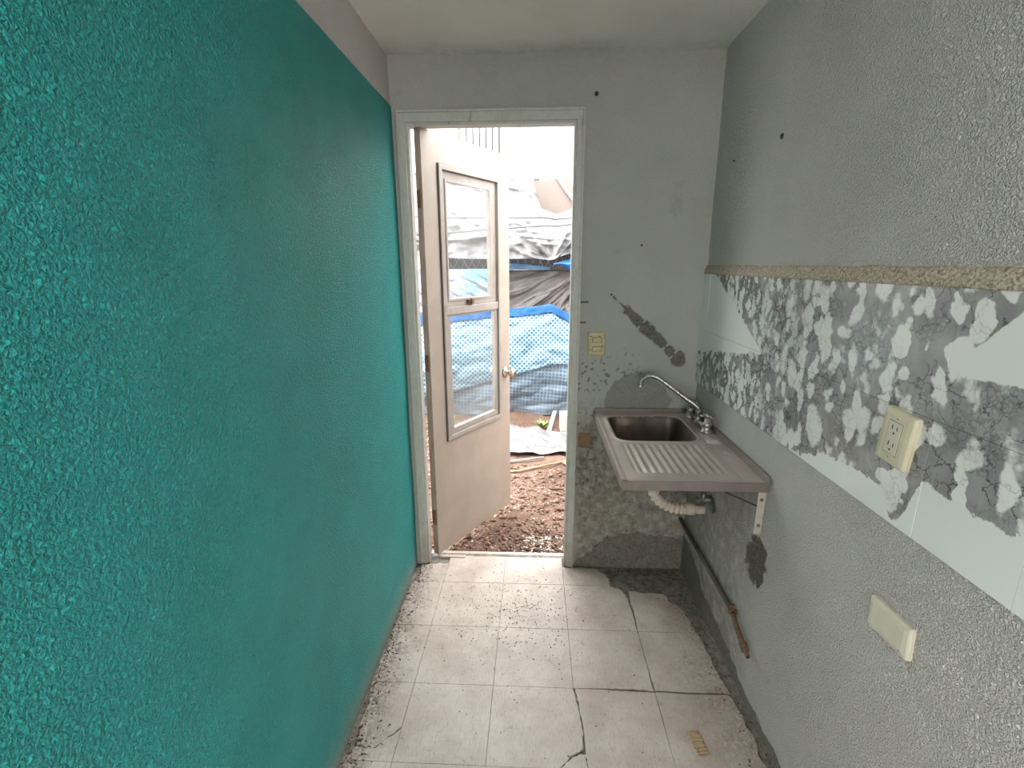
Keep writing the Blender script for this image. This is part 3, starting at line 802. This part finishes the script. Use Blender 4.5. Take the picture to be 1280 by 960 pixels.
def outlet():
    to = on_right(1.266, 1.188, R(-5), TX)
    e = empty('power_outlet', to(0, -.058, 0), 'ivory double power outlet tilted on the marble tiles', 'outlet')
    obj('cover_plate', plate_geo(.086, .118, .006, .014, to, crown=.002), M_IVORY, e)
    obj('box_side', boxto(to, -.040, .040, -.056, .056, .0, .006), M_DARK, e)
    o = obj('socket_insert', plate_geo(.036, .070, .002, .0015, to, .0155, inset=.0008), M_IVORY2, e)
    obj('insert_shadow_line', ring_to(to, .0375, .0715, .0012, .0145, .0163), M_DARK, e)
    for s in (.018, -.018):
        for a in (-.0068, .0068):
            obj('slot', boxto(to, a - .0011, a + .0011, s + .000, s + (.0095 if a < 0 else .008), .0155, .0174), M_DARK, o)
        obj('earth_hole', plate_geo(.0052, .0052, .0026, .0015, lambda a, b, d, s=s: to(a, b + s - .0075, d), .016, inset=.0004), M_DARK, o)
    for s in (-.042, .042):
        obj('plate_screw', plate_geo(.003, .003, .0014, .001, lambda a, b, d, s=s: to(a, b + s, d), .0155, inset=.0003), M_RUST, e)
def ring_to(to, w, h, t, d0, d1):
    V, F = ring(-w / 2, w / 2, -h / 2, h / 2, -w / 2 + t, w / 2 - t, -h / 2 + t, h / 2 - t, d0, d1)
    return [to(x, z, y) for x, y, z in V], F
outlet()
to = on_right(1.334, .789, R(2), W)
e = empty('blank_wall_plate', to(0, -.038, 0), 'blank ivory cover plate low on the white stucco wall', 'wall plate')
obj('cover_plate', plate_geo(.118, .074, .005, .012, to, crown=.002), M_IVORY2, e)
obj('back_box', boxto(to, -.054, .054, -.033, .033, -.001, .008), M_DARK, e)
obj('plate_screw', plate_geo(.003, .003, .0014, .001, lambda a, b, d: to(a + .040, b - .026, d), .013, inset=.0003), M_RUST, e)
# light switch beside the door
tob = lambda a, b, d: (.903 + a, -d, 1.180 + b)
e = empty('light_switch', (.903, 0, 1.124), 'dirty ivory double light switch on the wall beside the door frame', 'switch')
obj('cover_plate', plate_geo(.080, .110, .004, .010, tob, crown=.0015), M_OLDIV, e)
for b0 in (.019, -.023):
    q = obj('rocker', plate_geo(.040, .021, .005, .005, lambda a, b, d, b0=b0: tob(a + .001, b + b0, d), .0105, inset=.001), M_OLDIV, e)
    obj('rocker_gap', ring_to(lambda a, b, d, b0=b0: tob(a + .001, b + b0, d), .0435, .0245, .0018, .0105, .0125), M_DARK, q)
for a, b in ((-.027, .036), (.012, .037), (.028, -.010), (-.030, -.027)):
    obj('chip', plate_geo(.010, .0032, .0012, .0008, lambda x, y, d, a=a, b=b: tob(a + x, b + y, d), .0115, inset=.0003), M_DARK, e)

# odds and ends on the walls
M_BROWN = simple('brown_card', (.20, .125, .065), .8, var=.15, scale=50)
obj('brown_card', box(.833, .893, -.004, .003, .664, .740), M_BROWN, bevel=.001, label='small brown square card stuck to the wall beside the sink', cat='card')
M_STRIPB = simple('dark_anchor_metal', (.03, .03, .028), .6)
for z_, l_, lb in ((1.372, .040, 'upper of two thin dark metal pins beside the door frame'), (1.279, .032, 'lower of two thin dark metal pins above the light switch')):
    obj('metal_pin', box(.820, .820 + l_, -.006, .006, z_ - .0028, z_ + .0028), M_STRIPB, bevel=.0008, label=lb, cat='pin')
M_PLUG = simple('grey_plug', (.45, .44, .40), .7)
for (x_, z_, lb, m_) in ((.864, 2.226, 'dark wall plug above the door frame corner', M_DARK), (.034, 2.243, 'pale wall plug with a nail beside the teal wall top', M_PLUG), (.962, 1.405, 'tiny dark nail head above the peeled diagonal scar', M_DARK), (1.085, 1.62, 'tiny dark nail head on the bare wall above the scar', M_DARK)):
    r_ = .009 if z_ > 2 else .0045
    obj('wall_plug', lathe([(r_, .003), (r_, -.003), (r_ * .6, -.006), (r_ * .55, -.010), (.0005, -.011)], 12, 'y', (x_, 0, z_)), m_, label=lb, cat='wall plug')
for (y_, z_, lb) in ((-.564, 1.924, 'dark oval nail hole plug high on the white stucco wall'), (-.193, 1.925, 'tiny dark nail head near the wall corner above the tiles')):
    r_ = .009 if y_ < -.5 else .004
    obj('wall_plug', lathe([(r_, .003), (r_, -.002), (r_ * .5, -.005), (.0005, -.0055)], 10, 'x', (W, y_, z_)), M_DARK, label=lb, cat='wall plug')

# ------------------------------------------------------------------ floor litter
M_CARD = simple('corrugated_cardboard', (.46, .33, .20), .85, var=.12, scale=60)
V = []; n1, n2 = 24, 8
for i in range(n1):
    for j in range(n2):
        a = i / (n1 - 1) * .078 - .039; b = j / (n2 - 1) * .038 - .019 + .004 * math.sin(i * 1.3)
        z = .004 + .0016 * math.sin(i / (n1 - 1) * 2 * math.pi * 7) + .004 * (j / (n2 - 1))
        c, s = math.cos(R(100)), math.sin(R(100)); V.append((1.163 + a * c - b * s, -.955 + a * s + b * c, z))
obj('cardboard_scrap', (np.array(V), gridfaces(n1, n2)), M_CARD, smooth=True, solid=.0012, label='torn scrap of corrugated cardboard lying on the floor tiles', cat='cardboard')
OCT = np.array([(1, 0, 0), (-1, 0, 0), (0, 1, 0), (0, -1, 0), (0, 0, 1), (0, 0, -1)], float)
OCTF = np.array([(0, 2, 4), (2, 1, 4), (1, 3, 4), (3, 0, 4), (2, 0, 5), (1, 2, 5), (3, 1, 5), (0, 3, 5)])
def crumbs(pts, sizes, flat, seed, z=None):
    rs = np.random.RandomState(seed); Vs = []; Fs = []
    for i, (p, s) in enumerate(zip(pts, sizes)):
        a = rs.rand() * 6.28; m = np.array([[math.cos(a), -math.sin(a), 0], [math.sin(a), math.cos(a), 0], [0, 0, 1]])
        v = OCT * (s * (.6 + .8 * rs.rand(6, 1))) * np.array([1 + rs.rand(), .7, flat]); v = v @ m.T
        tl = (rs.rand() - .5) * .8; v[:, 2] += v[:, 0] * tl
        v[:, 2] -= v[:, 2].min(); Vs.append(v + p); Fs.append(OCTF + 6 * i)
    return np.concatenate(Vs), np.concatenate(Fs)
rs = np.random.RandomState(4)
pts = []; sz = []
for _ in range(520):                       # along the teal wall
    x = abs(rs.normal(0, .05)) + .006; y = rs.uniform(-1.2, -.02); pts.append((x, y, 0)); sz.append(rs.uniform(.0010, .0042) * (1 if rs.rand() > .05 else 1.8))
for _ in range(520):                       # blown in through the door
    x = rs.normal(.52, .14); y = rs.normal(-.36, .14)
    if y > 0: continue
    pts.append((min(max(x, .05), 1.3), y, 0)); sz.append(rs.uniform(.0008, .0034))
for _ in range(260):                       # anywhere
    pts.append((rs.uniform(.05, 1.33), rs.uniform(-1.3, 0), 0)); sz.append(rs.uniform(.0010, .0028))
for _ in range(260):                       # foot of the right wall
    pts.append((1.372 - abs(rs.normal(0, .045)), rs.uniform(-1.2, -.02), -.003)); sz.append(rs.uniform(.001, .005))
for _ in range(160):
    pts.append((rs.uniform(.80, 1.35), -abs(rs.normal(0, .05)) - .01, -.006)); sz.append(rs.uniform(.001, .006))
pl = [(1.163, -.955)]
ok = [abs(p[0] - 1.163) > .035 or abs(p[1] + .955) > .055 for p in pts]
dark = crumbs(np.array([p for p, k in zip(pts, ok) if k]), [q for q, k in zip(sz, ok) if k], .45, 5)
pts = [(rs.normal(.55, .2), rs.normal(-.42, .18), 0) for _ in range(160)]
pale = crumbs(np.array([p for p in pts if .05 < p[0] < 1.3 and p[1] < -.02]), np.full(200, .0028), .3, 6)
stuff_of('dirt_crumbs', [(dark, simple('dark_dirt', (.075, .055, .042), .95, var=.5, scale=300)), (pale, simple('pale_flake', (.72, .68, .62), .9))],
         'dark dirt crumbs and pale paint flakes scattered over the floor tiles', 'dirt')
V, F = crumbs(np.array([(1.33, -.53, SZ), (1.338, -.545, SZ), (1.25, -.56, SZ), (1.31, -.50, SZ), (1.09, -.49, SZ), (1.12, -.51, SZ)]), [.009, .005, .004, .003, .006, .004], .3, 8)
obj('sink_crumbs', (V, F), simple('plaster_crumb', (.6, .57, .52), .9), kind='stuff', label='plaster crumbs lying on the draining board', cat='crumbs')

# ------------------------------------------------------------------ the yard
GZ = -.045
def gz(x, y):
    x = np.asarray(x, float); y = np.asarray(y, float)
    return GZ + (fbm(x * 2.2 + 5, y * 2.2, 3, 1) - .5) * .05 * sstep(.1, .6, y) + (fbm(x * 12, y * 12, 4, 3) - .5) * .030
def make_soil():
    m = Mat('brown_soil', .95, 0, .1); p = m.pos()
    a = m.noise(p, 3, 5, .65); b = m.noise(p, 60, 5, .75)
    c = m.mix(m.rng(a, .3, .7), (0.125, 0.078, 0.058), (0.203, 0.136, 0.105))
    c = m.mix(m.mul(m.rng(b, .56, .68), .6), c, (.42, .32, .26)); m.color(c)
    m.bump(m.noise(p, 45, 6, .75), .9, .02); return m.m
M_SOIL = make_soil()
nxx, nyy = 300, 300
A, B = np.meshgrid(np.linspace(-3.5, 4.5, nxx), np.linspace(.06, 7.0, nyy) , indexing='ij')
A = .45 + (A - .45) * (.35 + .65 * np.abs(A - .45) / 4.05)
B = .06 + (B - .06) * (.35 + .65 * (B - .06) / 6.94)
obj('ground', (np.stack([A, B, gz(A, B)], -1).reshape(-1, 3), gridfaces(nxx, nyy)), M_SOIL, kind='structure', smooth=True)
obj('threshold', box(DX0, DX1, .086, .13, -.10, -.012), M_FTILE, kind='structure', bevel=.004)
rs = np.random.RandomState(9)
def near_seg(x, y, P, d):
    m = np.zeros(len(x), bool)
    for a, b in zip(P[:-1], P[1:]):
        t = np.clip(((x - a[0]) * (b[0] - a[0]) + (y - a[1]) * (b[1] - a[1])) / ((b[0] - a[0]) ** 2 + (b[1] - a[1]) ** 2), 0, 1)
        m |= np.hypot(x - a[0] - t * (b[0] - a[0]), y - a[1] - t * (b[1] - a[1])) < d
    return m
STICK1 = [(.18, 1.36), (.45, 1.42), (.70, 1.52)]; STICK2 = [(.15, 1.16), (.50, 1.26), (.84, 1.40)]; OFFCUT = [(.86, 1.40), (1.02, 1.14)]
def clear(x, y, s):
    """True where litter may lie: away from everything standing on the soil"""
    bad = (y > 2.44) | ((x > .08) & (x < 1.22) & (y > 1.46) & (y < 2.24))
    for P, d in ((STICK1, .055), (STICK2, .055), (OFFCUT, .07)): bad |= near_seg(x, y, P, d)
    bad |= (x > .82) & (x < 1.19) & (y > 2.15) & (y < 2.41)
    bad |= (x > .70) & (x < .92) & (y > 2.06)
    bad |= np.hypot(x - .70, y - 2.30) < .17
    bad |= np.hypot(x + .22, y - 2.32) < .19
    return ~bad
def scatter(n, seed, s0, s1, flat, x0=-.7, x1=1.7, y1=2.5):
    rs = np.random.RandomState(seed)
    x = rs.uniform(x0, x1, n); y = .16 + (y1 - .16) * rs.rand(n) ** 1.25
    s = s0 + (s1 - s0) * rs.rand(n) ** 3
    k = clear(x, y, s); x, y, s = x[k], y[k], s[k]
    return crumbs(np.stack([x, y, gz(x, y) - s * .3], 1), s, flat, seed)
def make_clod(name, a, b):
    m = Mat(name, .95, 0, .1); p = m.pos(); m.color(m.mix(m.rng(m.noise(p, 25, 3, .7), .3, .7), a, b)); return m.m
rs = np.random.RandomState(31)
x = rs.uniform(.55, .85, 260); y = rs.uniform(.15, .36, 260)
pale_bits = crumbs(np.stack([x, y, gz(x, y)], 1), rs.uniform(.003, .010, 260), .4, 33)  # whitish crumbs on the soil just outside the doorway
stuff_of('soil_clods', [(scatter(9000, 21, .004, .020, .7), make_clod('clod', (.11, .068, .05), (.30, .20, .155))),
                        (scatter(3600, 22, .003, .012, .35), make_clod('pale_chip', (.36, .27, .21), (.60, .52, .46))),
                        (pale_bits, make_clod('white_crumb', (.55, .52, .48), (.75, .72, .68)))],
         'brown soil clods, pale chips and whitish crumbs strewn over the yard', 'soil')

# far building with a barred window
M_FARW = simple('pale_cream_wall', (0.468, 0.437, 0.417), .9, var=.04, scale=3)  # even pale cream wall colour
FY = 4.7
bld = empty('neighbour_building', (.6, FY, GZ), 'pale cream neighbouring house wall with a barred window', 'building')
wx0, wx1, wz0, wz1 = -.42, .16, 2.72, 3.52
obj('wall', join(box(-5, wx0, FY, FY + .2, -.2, 3.7), box(wx1, 6, FY, FY + .2, -.2, 3.7), box(wx0, wx1, FY, FY + .2, -.2, wz0), box(wx0, wx1, FY, FY + .2, wz1, 3.7)), M_FARW, bld)
wn = obj('window', ring(wx0, wx1, wz0, wz1, wx0 + .03, wx1 - .03, wz0 + .03, wz1 - .03, FY + .05, FY + .09), M_ALU, bld)
obj('pane', box(wx0 + .03, wx1 - .03, FY + .07, FY + .075, wz0 + .03, wz1 - .03), simple('pale_curtain_glass', (.62, .66, .70), .2), wn)
M_BLACK = simple('black_iron', (.018, .016, .016), .5, .3)
for i in range(7):
    xb = wx0 + .03 + i * (wx1 - wx0 - .06) / 6
    obj('bar', box(xb - .010, xb + .010, FY - .012, FY + .002, wz0 - .02, wz1 + .02), M_BLACK if i else M_RUST, bld)
for zb in (wz0 + .08, wz1 - .08): obj('cross_bar', box(wx0 + .01, wx1 - .01, FY - .016, FY - .010, zb - .012, zb + .012), M_BLACK, bld)

obj('added_yard_wall', box(2.5, 2.62, .1, FY, -.1, 2.5), M_FARW, kind='structure')  # unseen wall added to keep sky reflections out of the door glass
# cloths ---------------------------------------------------------
def cloth(name, fn, nu, nv, mat, solid=.004, **kw):
    U, Vv = np.meshgrid(np.linspace(0, 1, nu), np.linspace(0, 1, nv), indexing='ij')
    X, Y, Z = fn(U, Vv)
    uv = np.stack([X, np.broadcast_to(Vv, X.shape)], -1).reshape(-1, 2)
    if 'uvz' in kw: uv = kw.pop('uvz')(U, Vv, X, Y, Z).reshape(-1, 2)
    return obj(name, (np.stack([X, Y, Z], -1).reshape(-1, 3), gridfaces(nu, nv)), mat, smooth=True, solid=solid, uv=uv, **kw)
def ridg(x, y, o=4, s=0): return 1 - np.abs(fbm(x, y, o, s) * 2 - 1)

# collapsed pool: printed liner and plain rim band
def make_pool():
    m = Mat('pool_liner_print', .35, 0, .5); uv = m.uv(); x, y, z = m.xyz(uv)
    def grid(rot, scale, wd):
        q = m.xyz(m.mapg(uv, (scale, scale, 1), (0, 0, rot)))
        ln = []
        for k in (0, 1):
            f = m.math('FRACT', q[k]); d = m.math('ABSOLUTE', m.sub(f, .5)); ln.append(m.rng(d, .5 - wd - .05, .5 - wd + .03))
        return m.mx(ln[0], ln[1])
    gd = grid(R(45), 29, .15); gs = grid(R(3), 27, .15)
    # where the liner is folded, the print runs square
    edge = m.add(m.add(.33, m.mul(x, .24)), m.mul(m.sub(m.noise(uv, 5, 3), .5), .05))
    sel = m.rng(y, m.sub(edge, .004), m.add(edge, .004))
    gsel = m.mix(sel, gs, gd)
    deep = m.mix(m.rng(m.noise(uv, 30, 4, .7), .3, .7), (0.008, 0.058, 0.125), (0.027, 0.125, 0.211))
    low = m.mix(m.rng(m.noise(uv, 14, 4, .7), .3, .7), (0.027, 0.078, 0.133), (0.070, 0.133, 0.187))
    cell = m.mix(sel, low, deep)
    c = m.mix(gsel, cell, m.mix(sel, (0.164, 0.195, 0.226), (0.203, 0.273, 0.296)))
    grey = m.rng(y, .02, .16, 1, 0)
    c = m.mix(m.mul(grey, .45), c, (.18, .22, .26))
    m.color(c); return m.m
M_POOL = make_pool()
M_BLUE = simple('blue_tarp', (0.009, 0.086, 0.257), .4, var=.25, scale=18, bump=.2)
PZ = lambda X: np.interp(X, [-1.5, -.3, .0, .38, .79, 1.0, 1.3, 2.2], [1.02, 1.05, 1.08, 1.095, 1.145, 1.03, .92, .85])
def pool_y(X, v):
    y = 2.76 - .13 * np.sin(np.pi * np.clip(v, 0, 1)) ** 1.2 + (fbm(X * 2.5, v * 2.2, 3, 2) - .5) * .16
    fold = .33 + .24 * X
    y = y + .035 * sstep(fold + .02, fold - .02, v) + (ridg(X * 3 + v * 2, v * 7 - X * 1.6, 3, 4) - .7) * .05
    return y
def pool_fn(U, v):
    X = -1.5 + 3.7 * U; Z = GZ - .01 + (PZ(X) - .075 - GZ) * v
    return X, pool_y(X, v), Z
pool = empty('collapsed_pool', (.4, 2.85, GZ), 'collapsed blue swimming pool printed with a white mosaic grid', 'pool')
def child_cloth(name, fn, nu, nv, mat, parent, uvf=None, solid=.004):
    U, Vv = np.meshgrid(np.linspace(0, 1, nu), np.linspace(0, 1, nv), indexing='ij'); X, Y, Z = fn(U, Vv)
    uv = (uvf(X, Y, Z) if uvf else np.stack([X, Z], -1)).reshape(-1, 2)
    return obj(name, (np.stack([X, Y, Z], -1).reshape(-1, 3), gridfaces(nu, nv)), mat, parent, smooth=True, solid=solid, uv=uv)
child_cloth('printed_liner', pool_fn, 260, 90, M_POOL, pool, lambda X, Y, Z: np.stack([X, Z], -1))
def rim_fn(U, v):
    X = -1.5 + 3.7 * U; zt = PZ(X)
    Y = pool_y(X, np.ones_like(v)) - .018 + np.where(v > .5, (v - .5) * .20, 0) + (fbm(X * 9, v * 3, 3, 5) - .5) * .02
    Z = zt - .085 + .085 * sstep(0, .5, v) - .05 * sstep(.55, 1.0, v) + (fbm(X * 6, v * 2, 2, 1) - .5) * .012
    return X, Y, Z
child_cloth('rim_band', rim_fn, 180, 18, M_BLUE, pool)

# grey folded tarp above the pool
def make_tarp(name, a, b, spec=.4, rough=.5, bump=.3, blue=0):
    m = Mat(name, rough, 0, spec); p = m.pos()
    n = m.noise(p, 5, 5, .65); n2 = m.noise(p, 22, 5, .7, 1.2)
    c = m.mix(m.rng(n, .3, .7), a, b)
    if blue: c = m.mix(m.rng(m.noise(p, 2.3, 3, .6), .50, .58), c, (0.062, 0.148, 0.265))
    m.color(c); m.bump(n2, bump, .02); return m.m
M_GREY = make_tarp('grey_tarp', (.18, .162, .155), (.27, .25, .24), .4, .5, .5)
def grey_fn(U, v):
    X = -1.4 + 3.4 * U
    zb = GZ - .01; zt = 1.472
    Z = zb + (zt - zb) * np.minimum(v / .93, 1)
    dxx = 1.05 - X; dzz = 1.60 - Z
    ang = np.arctan2(dzz, np.maximum(dxx, -3) + .25)
    fold = ridg(ang * 5.2 + 3, np.hypot(dxx, dzz) * 1.1, 3, 6)
    Y = 3.12 - (fold ** 3 - .35) * .13 - (ridg(ang * 11 + 1, np.hypot(dxx, dzz) * 1.5, 3, 2) ** 4 - .3) * .05 + (fbm(X * 2, Z * 3, 3, 1) - .5) * .05
    back = np.clip((v - .93) / .07, 0, 1)
    return X, Y + back * .35, Z + .008 * back
cloth('grey_tarp', grey_fn, 420, 200, M_GREY, label='wrinkled grey tarp bunched in folds above the blue pool', cat='tarp')
# pale blue plastic bundle behind the door glass
M_BLUEW = make_tarp('washed_blue_plastic', (0.094, 0.125, 0.164), (0.187, 0.211, 0.234), .5, .35, .5, 1)
def bundle_fn(U, v):
    X = -.75 + 1.02 * U; zb = PZ(X) + .016; Z = zb + (1.50 - zb) * v
    Y = 2.76 + .06 * v - .10 * np.sin(np.pi * U) ** .6 * np.sin(np.pi * np.clip(v * .9 + .1, 0, 1)) ** .5 - (ridg(X * 5, Z * 9 + X * 5, 4, 3) - .6) * .07
    return X, Y, Z
cloth('plastic_bundle', bundle_fn, 110, 60, M_BLUEW, label='bundled pale blue plastic sheet wedged above the pool seen through the door glass', cat='plastic sheet')
# blue tarp corner
def bl_fn(U, v):
    X = .80 + 1.0 * U; zt = np.interp(X, [.80, .86, 1.25, 1.8], [1.550, 1.565, 1.655, 1.655]); zb = zt - .02 - .27 * sstep(0, .45, U)
    Z = zb + (zt - zb) * v
    Y = 2.74 - .05 * np.sin(np.pi * v) - (ridg(X * 6 + Z * 4, Z * 5, 3, 5) - .6) * .06
    return X, Y, Z
cloth('blue_tarp', bl_fn, 60, 30, M_BLUE, label='bright blue tarp corner hanging below the white tarp', cat='tarp')
def bl2(U, v):
    X = .30 + .48 * U; Z = 1.490 + .065 * v * (1 - U * .6) + (fbm(X * 6, v, 2, 3) - .5) * .02
    Y = 2.925 + .01 * v - (ridg(X * 4, Z * 30, 3, 2) - .6) * .02
    return X, Y, Z
# black plastic crate with lattice sides
cr = empty('plastic_crate', (.35, 3.1, 1.488), 'black lattice plastic crate showing under the white tarp hem', 'crate')
M_CR = simple('dark_crate_plastic', (.035, .035, .04), .5); M_CR2 = simple('grey_lattice', (.16, .16, .17), .5)
obj('body', box(-.5, 1.1, 2.96, 3.4, 1.488, 1.64), M_CR, cr, bevel=.006)
for i in range(20):
    x0_ = -.48 + i * .08
    obj('lattice_bar', join(tube([(x0_, 2.952, 1.505), (x0_ + .07, 2.952, 1.63)], .004, 5), tube([(x0_ + .07, 2.949, 1.505), (x0_, 2.949, 1.63)], .004, 5)), M_CR2, cr)
child_cloth('cloth_strip', bl2, 60, 10, make_tarp('faded_blue_cloth', (.04, .12, .25), (.125, .21, .31), .4, .5, .4), cr)['label'] = 'faded blue cloth strip'
# white tarp over everything
M_SILV = make_tarp('white_silver_tarp', (.085, .088, .094), (.155, .158, .162), .5, .42, .35)
def top_z(X): return np.interp(X, [-2, -.6, .2, .50, .60, .68, .85, 1.05, 2.4], [2.40, 2.52, 2.52, 2.50, 2.40, 2.13, 2.08, 2.14, 2.25])
def silv_fn(U, v):
    X = -1.6 + 3.8 * U
    zh = 1.595 + (fbm(X * 3.0, X * 0 + 2, 2, 4) - .5) * .03 + np.interp(X, [.70, .82, 1.25], [0, .01, .11]) - .02 * np.exp(-((X - .78) / .06) ** 2)
    z1 = zh + .20
    Z = np.where(v < .3, zh + (z1 - zh) * v / .3, z1 + (top_z(X) - z1) * (v - .3) / .7)
    Yb = np.where(v < .3, 2.74 + .02 * v / .3, 2.76 + .62 * ((v - .3) / .7) ** 1.25)
    dxx = X - .79; dzz = Z - 1.59
    ang = np.arctan2(dxx, dzz + .03); rr = np.hypot(dxx, dzz)
    fan = (ridg(ang * 3.4 + 1.0, rr * .6, 2, 3) - .55) * .10 * sstep(.75, .15, rr) * sstep(0, .12, rr)
    wr = (ridg(X * 2.2 + Z, Z * 3.2 - X * .6, 4, 1) ** 3 - .4) * .10 + (fbm(X * 7, Z * 7, 3, 5) - .5) * .05 + (ridg(X * 1.5 - Z * 2, Z * 5 + X * 2, 3, 5) ** 4 - .3) * .05
    crease = -.022 * np.exp(-((Z - 1.80 - .02 * np.sin(X * 5)) / .018) ** 2)
    lip = -.02 * sstep(.06, 0, v)
    return X, Yb - fan - wr + crease + lip, Z
cloth('white_tarp', silv_fn, 300, 120, M_SILV, label='large white tarp draped over the pile with its hem hanging', cat='tarp')
# cream board behind, its top batten and a leaning pole
M_CREAM = simple('cream_board', (0.156, 0.125, 0.111), .8, var=.05, scale=4)
bd = empty('cream_board', (.85, 3.62, GZ), 'cream board standing behind the white tarp', 'board')
def poly_y(poly, y0, y1):
    n = len(poly); V = [(x, y0, z) for x, z in poly] + [(x, y1, z) for x, z in poly]
    return V, [tuple(range(n)), tuple(range(2 * n - 1, n - 1, -1))] + [(i, n + i, n + (i + 1) % n, (i + 1) % n) for i in range(n)]
obj('panel', poly_y([(.46, GZ - .03), (1.9, GZ - .03), (1.9, 2.47), (.60, 2.475), (.56, 2.40), (.60, 2.3), (.58, 2.2)], 3.60, 3.625), M_CREAM, bd)
M_WOOD = simple('raw_timber', (0.328, 0.234, 0.148), .8, var=.2, scale=20)
obj('batten', box(.47, .66, 3.585, 3.61, 2.475, 2.50), M_WOOD, bd, bevel=.002)
M_WPLA = simple('white_paint_wood', (0.265, 0.250, 0.234), .7, var=.06, scale=12)
obj('diagonal_batten', tube([(.86, 3.585, 2.49), (1.24, 3.585, 1.98)], .018, 10), M_WPLA, bd, smooth=True)
# ropes over the tarp
M_ROPE = simple('grey_rope', (.055, .055, .06), .9)
def on_tarp(x, z):
    # foremost point of the cloth around (x, z), so that the rope lies on top of the wrinkles
    U, v = np.meshgrid((np.linspace(x - .03, x + .03, 7) + 1.6) / 3.8, np.linspace(0, 1, 500), indexing='ij')
    X, Y, Z = silv_fn(U, v)
    return float(Y[np.abs(Z - z) < .02].min())
def rope(x0, z0, x1, z1, sag, lb):
    n = 90; P = []
    for i in range(n):
        t = i / (n - 1); x = x0 + (x1 - x0) * t; z = z0 + (z1 - z0) * t - sag * math.sin(math.pi * t)
        P.append([x, on_tarp(x, z), z])
    ys = [min(p[1] for p in P[max(0, i - 3):i + 4]) for i in range(n)]
    for i in range(n): P[i][1] = ys[i] - .014
    obj('rope', tube(catmull(P, 3), .0065, 6), M_ROPE, smooth=True, label=lb, cat='rope')
rope(-1.3, 1.78, 1.9, 1.98, .0, 'grey rope rising slightly across the white tarp')
rope(-1.3, 2.05, 1.9, 2.04, .06, 'grey rope sagging level across the white tarp')

# things on the ground
def sheet_fn(U, v):
    X = .16 + .95 * U; Yc = 1.60 + .55 * v - .05 * U
    curl = .10 * sstep(.45, 1.0, v) * sstep(.95, .1, U)
    Z = gz(X, Yc) + .018 + curl + .035 * np.exp(-((v - .12) / .10) ** 2) * sstep(.0, .4, U) + (ridg(X * 4, Yc * 7, 3, 2) - .6) * .05
    return X + .05 * np.sin(v * 3), Yc - .06 * sstep(.5, 1, v) * (1 - U), Z
cloth('white_sheet', sheet_fn, 110, 50, make_tarp('white_plastic_sheet', (0.125, 0.125, 0.129), (0.195, 0.195, 0.199), .5, .4, .4), solid=.006, label='crumpled white plastic sheet lying on the soil', cat='plastic sheet')
def stick(P, r, mat, lb, nm='wooden_stick'):
    obj(nm, tube(P, r, 8), mat, smooth=True, label=lb, cat='stick')
zg = lambda x, y, d=.012: (x, y, float(gz(x, y)) + d)
stick([zg(x, y, .016) for x, y in STICK1], .011, M_WPLA, 'pale thin stick lying right in front of the white sheet')
stick([zg(x, y, .014) for x, y in STICK2], .009, M_WOOD, 'longer thin wooden stick on the soil farther from the white sheet')
obj('timber_offcut', tube([zg(x, y, .024) for x, y in OFFCUT], .022, 4), simple('brown_timber', (.26, .16, .09), .85, var=.25, scale=30), label='short brown timber offcut on the soil by the door', cat='timber')
V, F = box(-.022, .022, -.30, .30, -.008, .008)
c, s = math.cos(R(8)), math.sin(R(8))
V = [(.80 + x * c + y * s, 2.42 - x * s + y * c, float(gz(.80, 2.42)) + .045 + z + y * .04) for x, y, z in V]
obj('white_plank', (V, F), M_WPLA, bevel=.003, label='narrow white plank lying on the soil before the pool', cat='plank')
obj('concrete_block', box(.87, 1.14, 2.20, 2.36, float(gz(1.0, 2.3)) - .01, .13), simple('pale_block', (0.484, 0.429, 0.382), .9, var=.1, scale=20, bump=.3), bevel=.008, label='pale rectangular block on the soil beside the white plank', cat='block')
# weed
def weed(x, y, n, hgt, seed, lb):
    rs = random.Random(seed); e = empty('weed', (x, y, float(gz(x, y))), lb, 'weed'); Vs = []; Fs = []
    for k in range(n):
        a = rs.uniform(0, 6.28); L = hgt * rs.uniform(.5, 1); sp_ = rs.uniform(.3, 1.0); w = .012 * rs.uniform(.7, 1.3)
        b = len(Vs)
        for q in range(5):
            t = q / 4; r_ = sp_ * L * t; hh = L * (t - .35 * t * t); wq = w * math.sin(math.pi * min(.97, t * .9 + .08))
            px, py = r_ * math.cos(a), r_ * math.sin(a)
            Vs += [(px - math.sin(a) * wq, py + math.cos(a) * wq, hh), (px, py, hh - .003), (px + math.sin(a) * wq, py - math.cos(a) * wq, hh)]
            if q:
                c_ = b + 3 * q; Fs += [(c_ - 3, c_ - 2, c_ + 1, c_), (c_ - 2, c_ - 1, c_ + 2, c_ + 1)]
    obj('leaves', (Vs, Fs), simple('weed_green', (.16, .26, .06), .6, var=.3, scale=40), e, local=True, smooth=True)
    obj('stem', tube([(0, 0, -.01), (.004, 0, hgt * .4)], .003, 6), simple('weed_stem', (.2, .26, .08), .7), e, local=True)
weed(.70, 2.30, 34, .13, 3, 'small green weed growing beside the white plank')
weed(-.22, 2.32, 26, .14, 5, 'small green weed growing at the foot of the pool behind the door')
